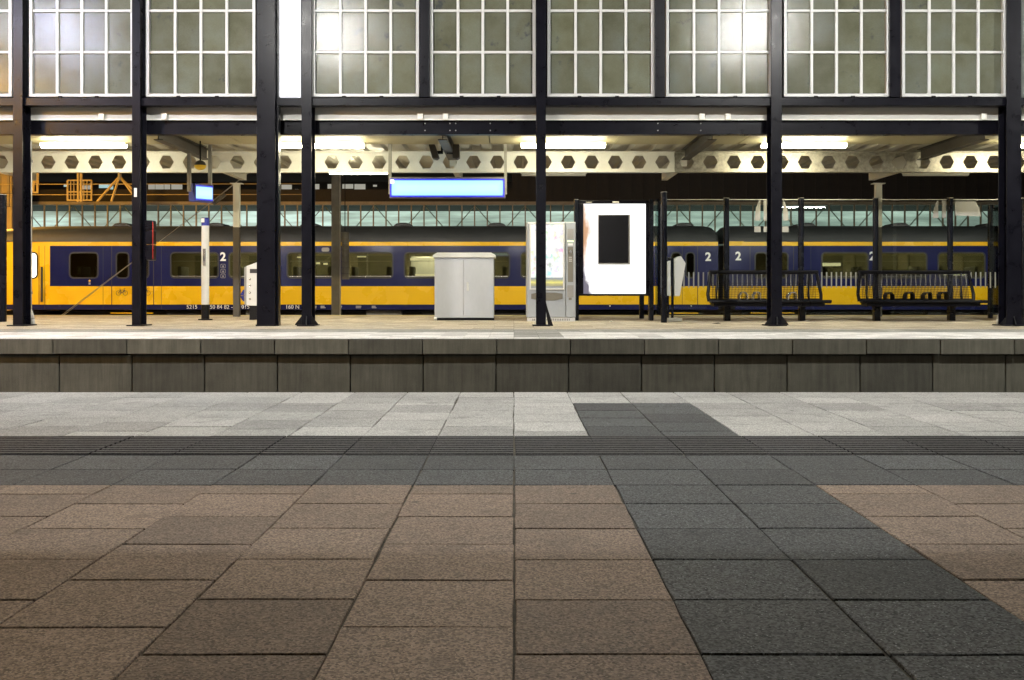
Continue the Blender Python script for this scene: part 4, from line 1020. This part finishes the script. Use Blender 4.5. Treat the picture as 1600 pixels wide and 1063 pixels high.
# ------------------------------------------------------------------ the hall beyond the train
DH = 58.0
def hx_(p): return X(p,DH)
def hz_(p): return Z(p,DH)
HL, HR = hx_(-330), hx_(1950)
t = thing('station_hall', 'long dark hall behind the train with a glowing band of tall panes', 'building', (0, DH+6, -1.05))
B(HL, HR, DH, DH+.3, -1.05, hz_(384)).build('lower_wall', 'hall_wall', t)
B(HL, HR, DH-.15, DH+.3, hz_(320.5), hz_(315.5)).build('gutter', 'hall_steel', t)
B(HL, HR, DH+.02, DH+.3, hz_(315.5), hz_(296)).build('upper_wall', 'hall_wall', t)
B(HL, HR, DH+.5, DH+12, hz_(250), hz_(248)).build('roof', 'hall_wall', t)
B(hx_(800), HR, DH+.03, DH+.3, hz_(296), hz_(240)).build('cladding', 'hall_wall', t)
k = hx_(806)
while k < HR: B(k, k+.10, DH-.02, DH+.02, hz_(312), hz_(240)).build('cladding_rib', 'hall_wall', t); k += .62
B(hx_(480), HR, DH+7.8, DH+8, -1.05, hz_(296)).build('lit_interior', 'hall_interior', t)
B(HL, hx_(480)-.01, DH+7.8, DH+8, -1.05, hz_(296)).build('lit_interior', 'hall_interior_white', t)
B(HL, HR, DH+.3, DH+7.8, hz_(314), hz_(312.5)).build('ceiling', 'hall_wall', t)
m0 = hx_(29.5); mp = 19.78*DH/F
k = int((HL-m0)/mp); idx = 0
while m0+k*mp < HR:
    xx = m0+k*mp
    B(xx-.032, xx+.032, DH-.02, DH+.10, hz_(384), hz_(320.5)).build('mullion', 'hall_steel', t)
    g = B(xx+.033, xx+mp-.033, DH+.04, DH+.05, hz_(384), hz_(320.5)).build('pane', 'hall_glass', t)
    if k % 4 == 0:
        for s in (-1, 1):
            MB().tube((xx, DH+.45, hz_(320.5)), (xx+s*2*mp, DH+.45, hz_(366)), .028, 6).build('brace', 'hall_steel', t)
    k += 1
# office block far behind with a few lit windows
DO = 95.0
t = thing('office_block', 'dark office block far behind with a few dim lit windows', 'building', (X(400,DO), DO+5, -1.05))
B(X(-330,DO), X(806,DO), DO, DO+8, -1.05, Z(225,DO)).build('wall', 'hall_wall', t)
for x0, x1, y0, y1, m_ in ((155,170,288,294,'office_light_teal'),(171,177,288,299,'office_light_teal'),(100,104,289,292,'office_light_teal'),(127,142,290,300,'office_light'),(232,242,288,299,'office_light'),(243,256,288,301,'office_light'),(257,266,288,299,'office_light'),(268,285,288,298,'office_light'),(440,456,289,296,'office_light'),(461,467,296,300,'office_light'),(487,499,288,296,'office_light'),(512,522,288,295,'office_light'),(535,552,288,295,'office_light'),(554,571,288,297,'office_light'),(583,589,289,292,'office_light'),(730,748,273,278,'office_light_teal'),(660,672,273,277,'office_light')):
    B(X(x0,DO), X(x1,DO), DO-.06, DO-.01, Z(y1,DO), Z(y0,DO)).build('window', m_, t)
for y in (279, 304): B(X(-330,DO), X(806,DO), DO-.25, DO-.01, Z(y+1.2,DO), Z(y,DO)).build('ledge', 'hall_steel', t)
# orange-lit gantry and lattice on the roof edge at the left
DG = 52.0
def gx(p): return X(p,DG)
def gz(p): return Z(p,DG)
def rod(mb, a, b, r=.05): return mb.tube((gx(a[0]),DG,gz(a[1])), (gx(b[0]),DG,gz(b[1])), r, 6)
t = thing('signal_gantry', 'orange lit lattice cage of the overhead line above the hall roof', 'gantry', (gx(124), DG, gz(318)))
mb = MB()
for x in (105.5,143): rod(mb,(x,282),(x,314),.045)
for y in (282,300,313): rod(mb,(105.5,y),(143,y),.035)
mb.build('cage_frame','gantry_steel',t)
for x in (110.5,115.5,131,136): rod(MB(),(x,282),(x,313),.022).build('cage_bar','gantry_steel',t)
mb = MB(); rod(mb,(122,250),(122,316),.06); rod(mb,(127,250),(127,316),.06); rod(mb,(122,301),(127,301),.05); mb.build('post','gantry_steel',t)
t = thing('lattice_post', 'orange lit ladder like post hanging beside the lattice cage', 'post', (gx(55), DG, gz(304)))
mb = MB(); rod(mb,(53,250),(52,302),.06); rod(mb,(59.5,250),(58.5,302),.06); mb.build('stile','gantry_steel',t)
mb = MB(); [rod(mb,(52.5,y),(59,y),.05) for y in (270,285,301)]; mb.build('rung','gantry_steel',t)
t = thing('wire_tripod', 'slanting orange lit steel struts meeting in a point above the hall gutter', 'struts', (gx(185), DG, gz(318)))
for a, b in (((185,278),(152,315)),((186,278),(174,315)),((189,278),(207,303)),((192,282),(212,300))):
    rod(MB(),a,b,.06).build('strut','gantry_steel',t)
rod(MB(),(187,240),(187,282),.10).build('head','mast_grey',t)
t = thing('contact_wire', 'thin orange lit overhead wires crossing above the hall gutter', 'wire', (gx(140), DG, gz(306)))
for y in (288.5, 305): rod(MB(),(-200,y),(480,y-1.0),.02).build('wire','gantry_steel',t)
t = thing('orange_shed', 'orange lit ribbed shed wall beyond the screen post', 'building', (gx(-40), DG+2.2, -1.05))
B(gx(-260), gx(-12), DG+2, DG+4, -1.05, gz(255)).build('wall', 'gantry_steel', t)
for p in range(-200, -14, 14): B(gx(p), gx(p)+.10, DG+1.9, DG+1.998, gz(318), gz(256)).build('rib', 'hall_steel', t)
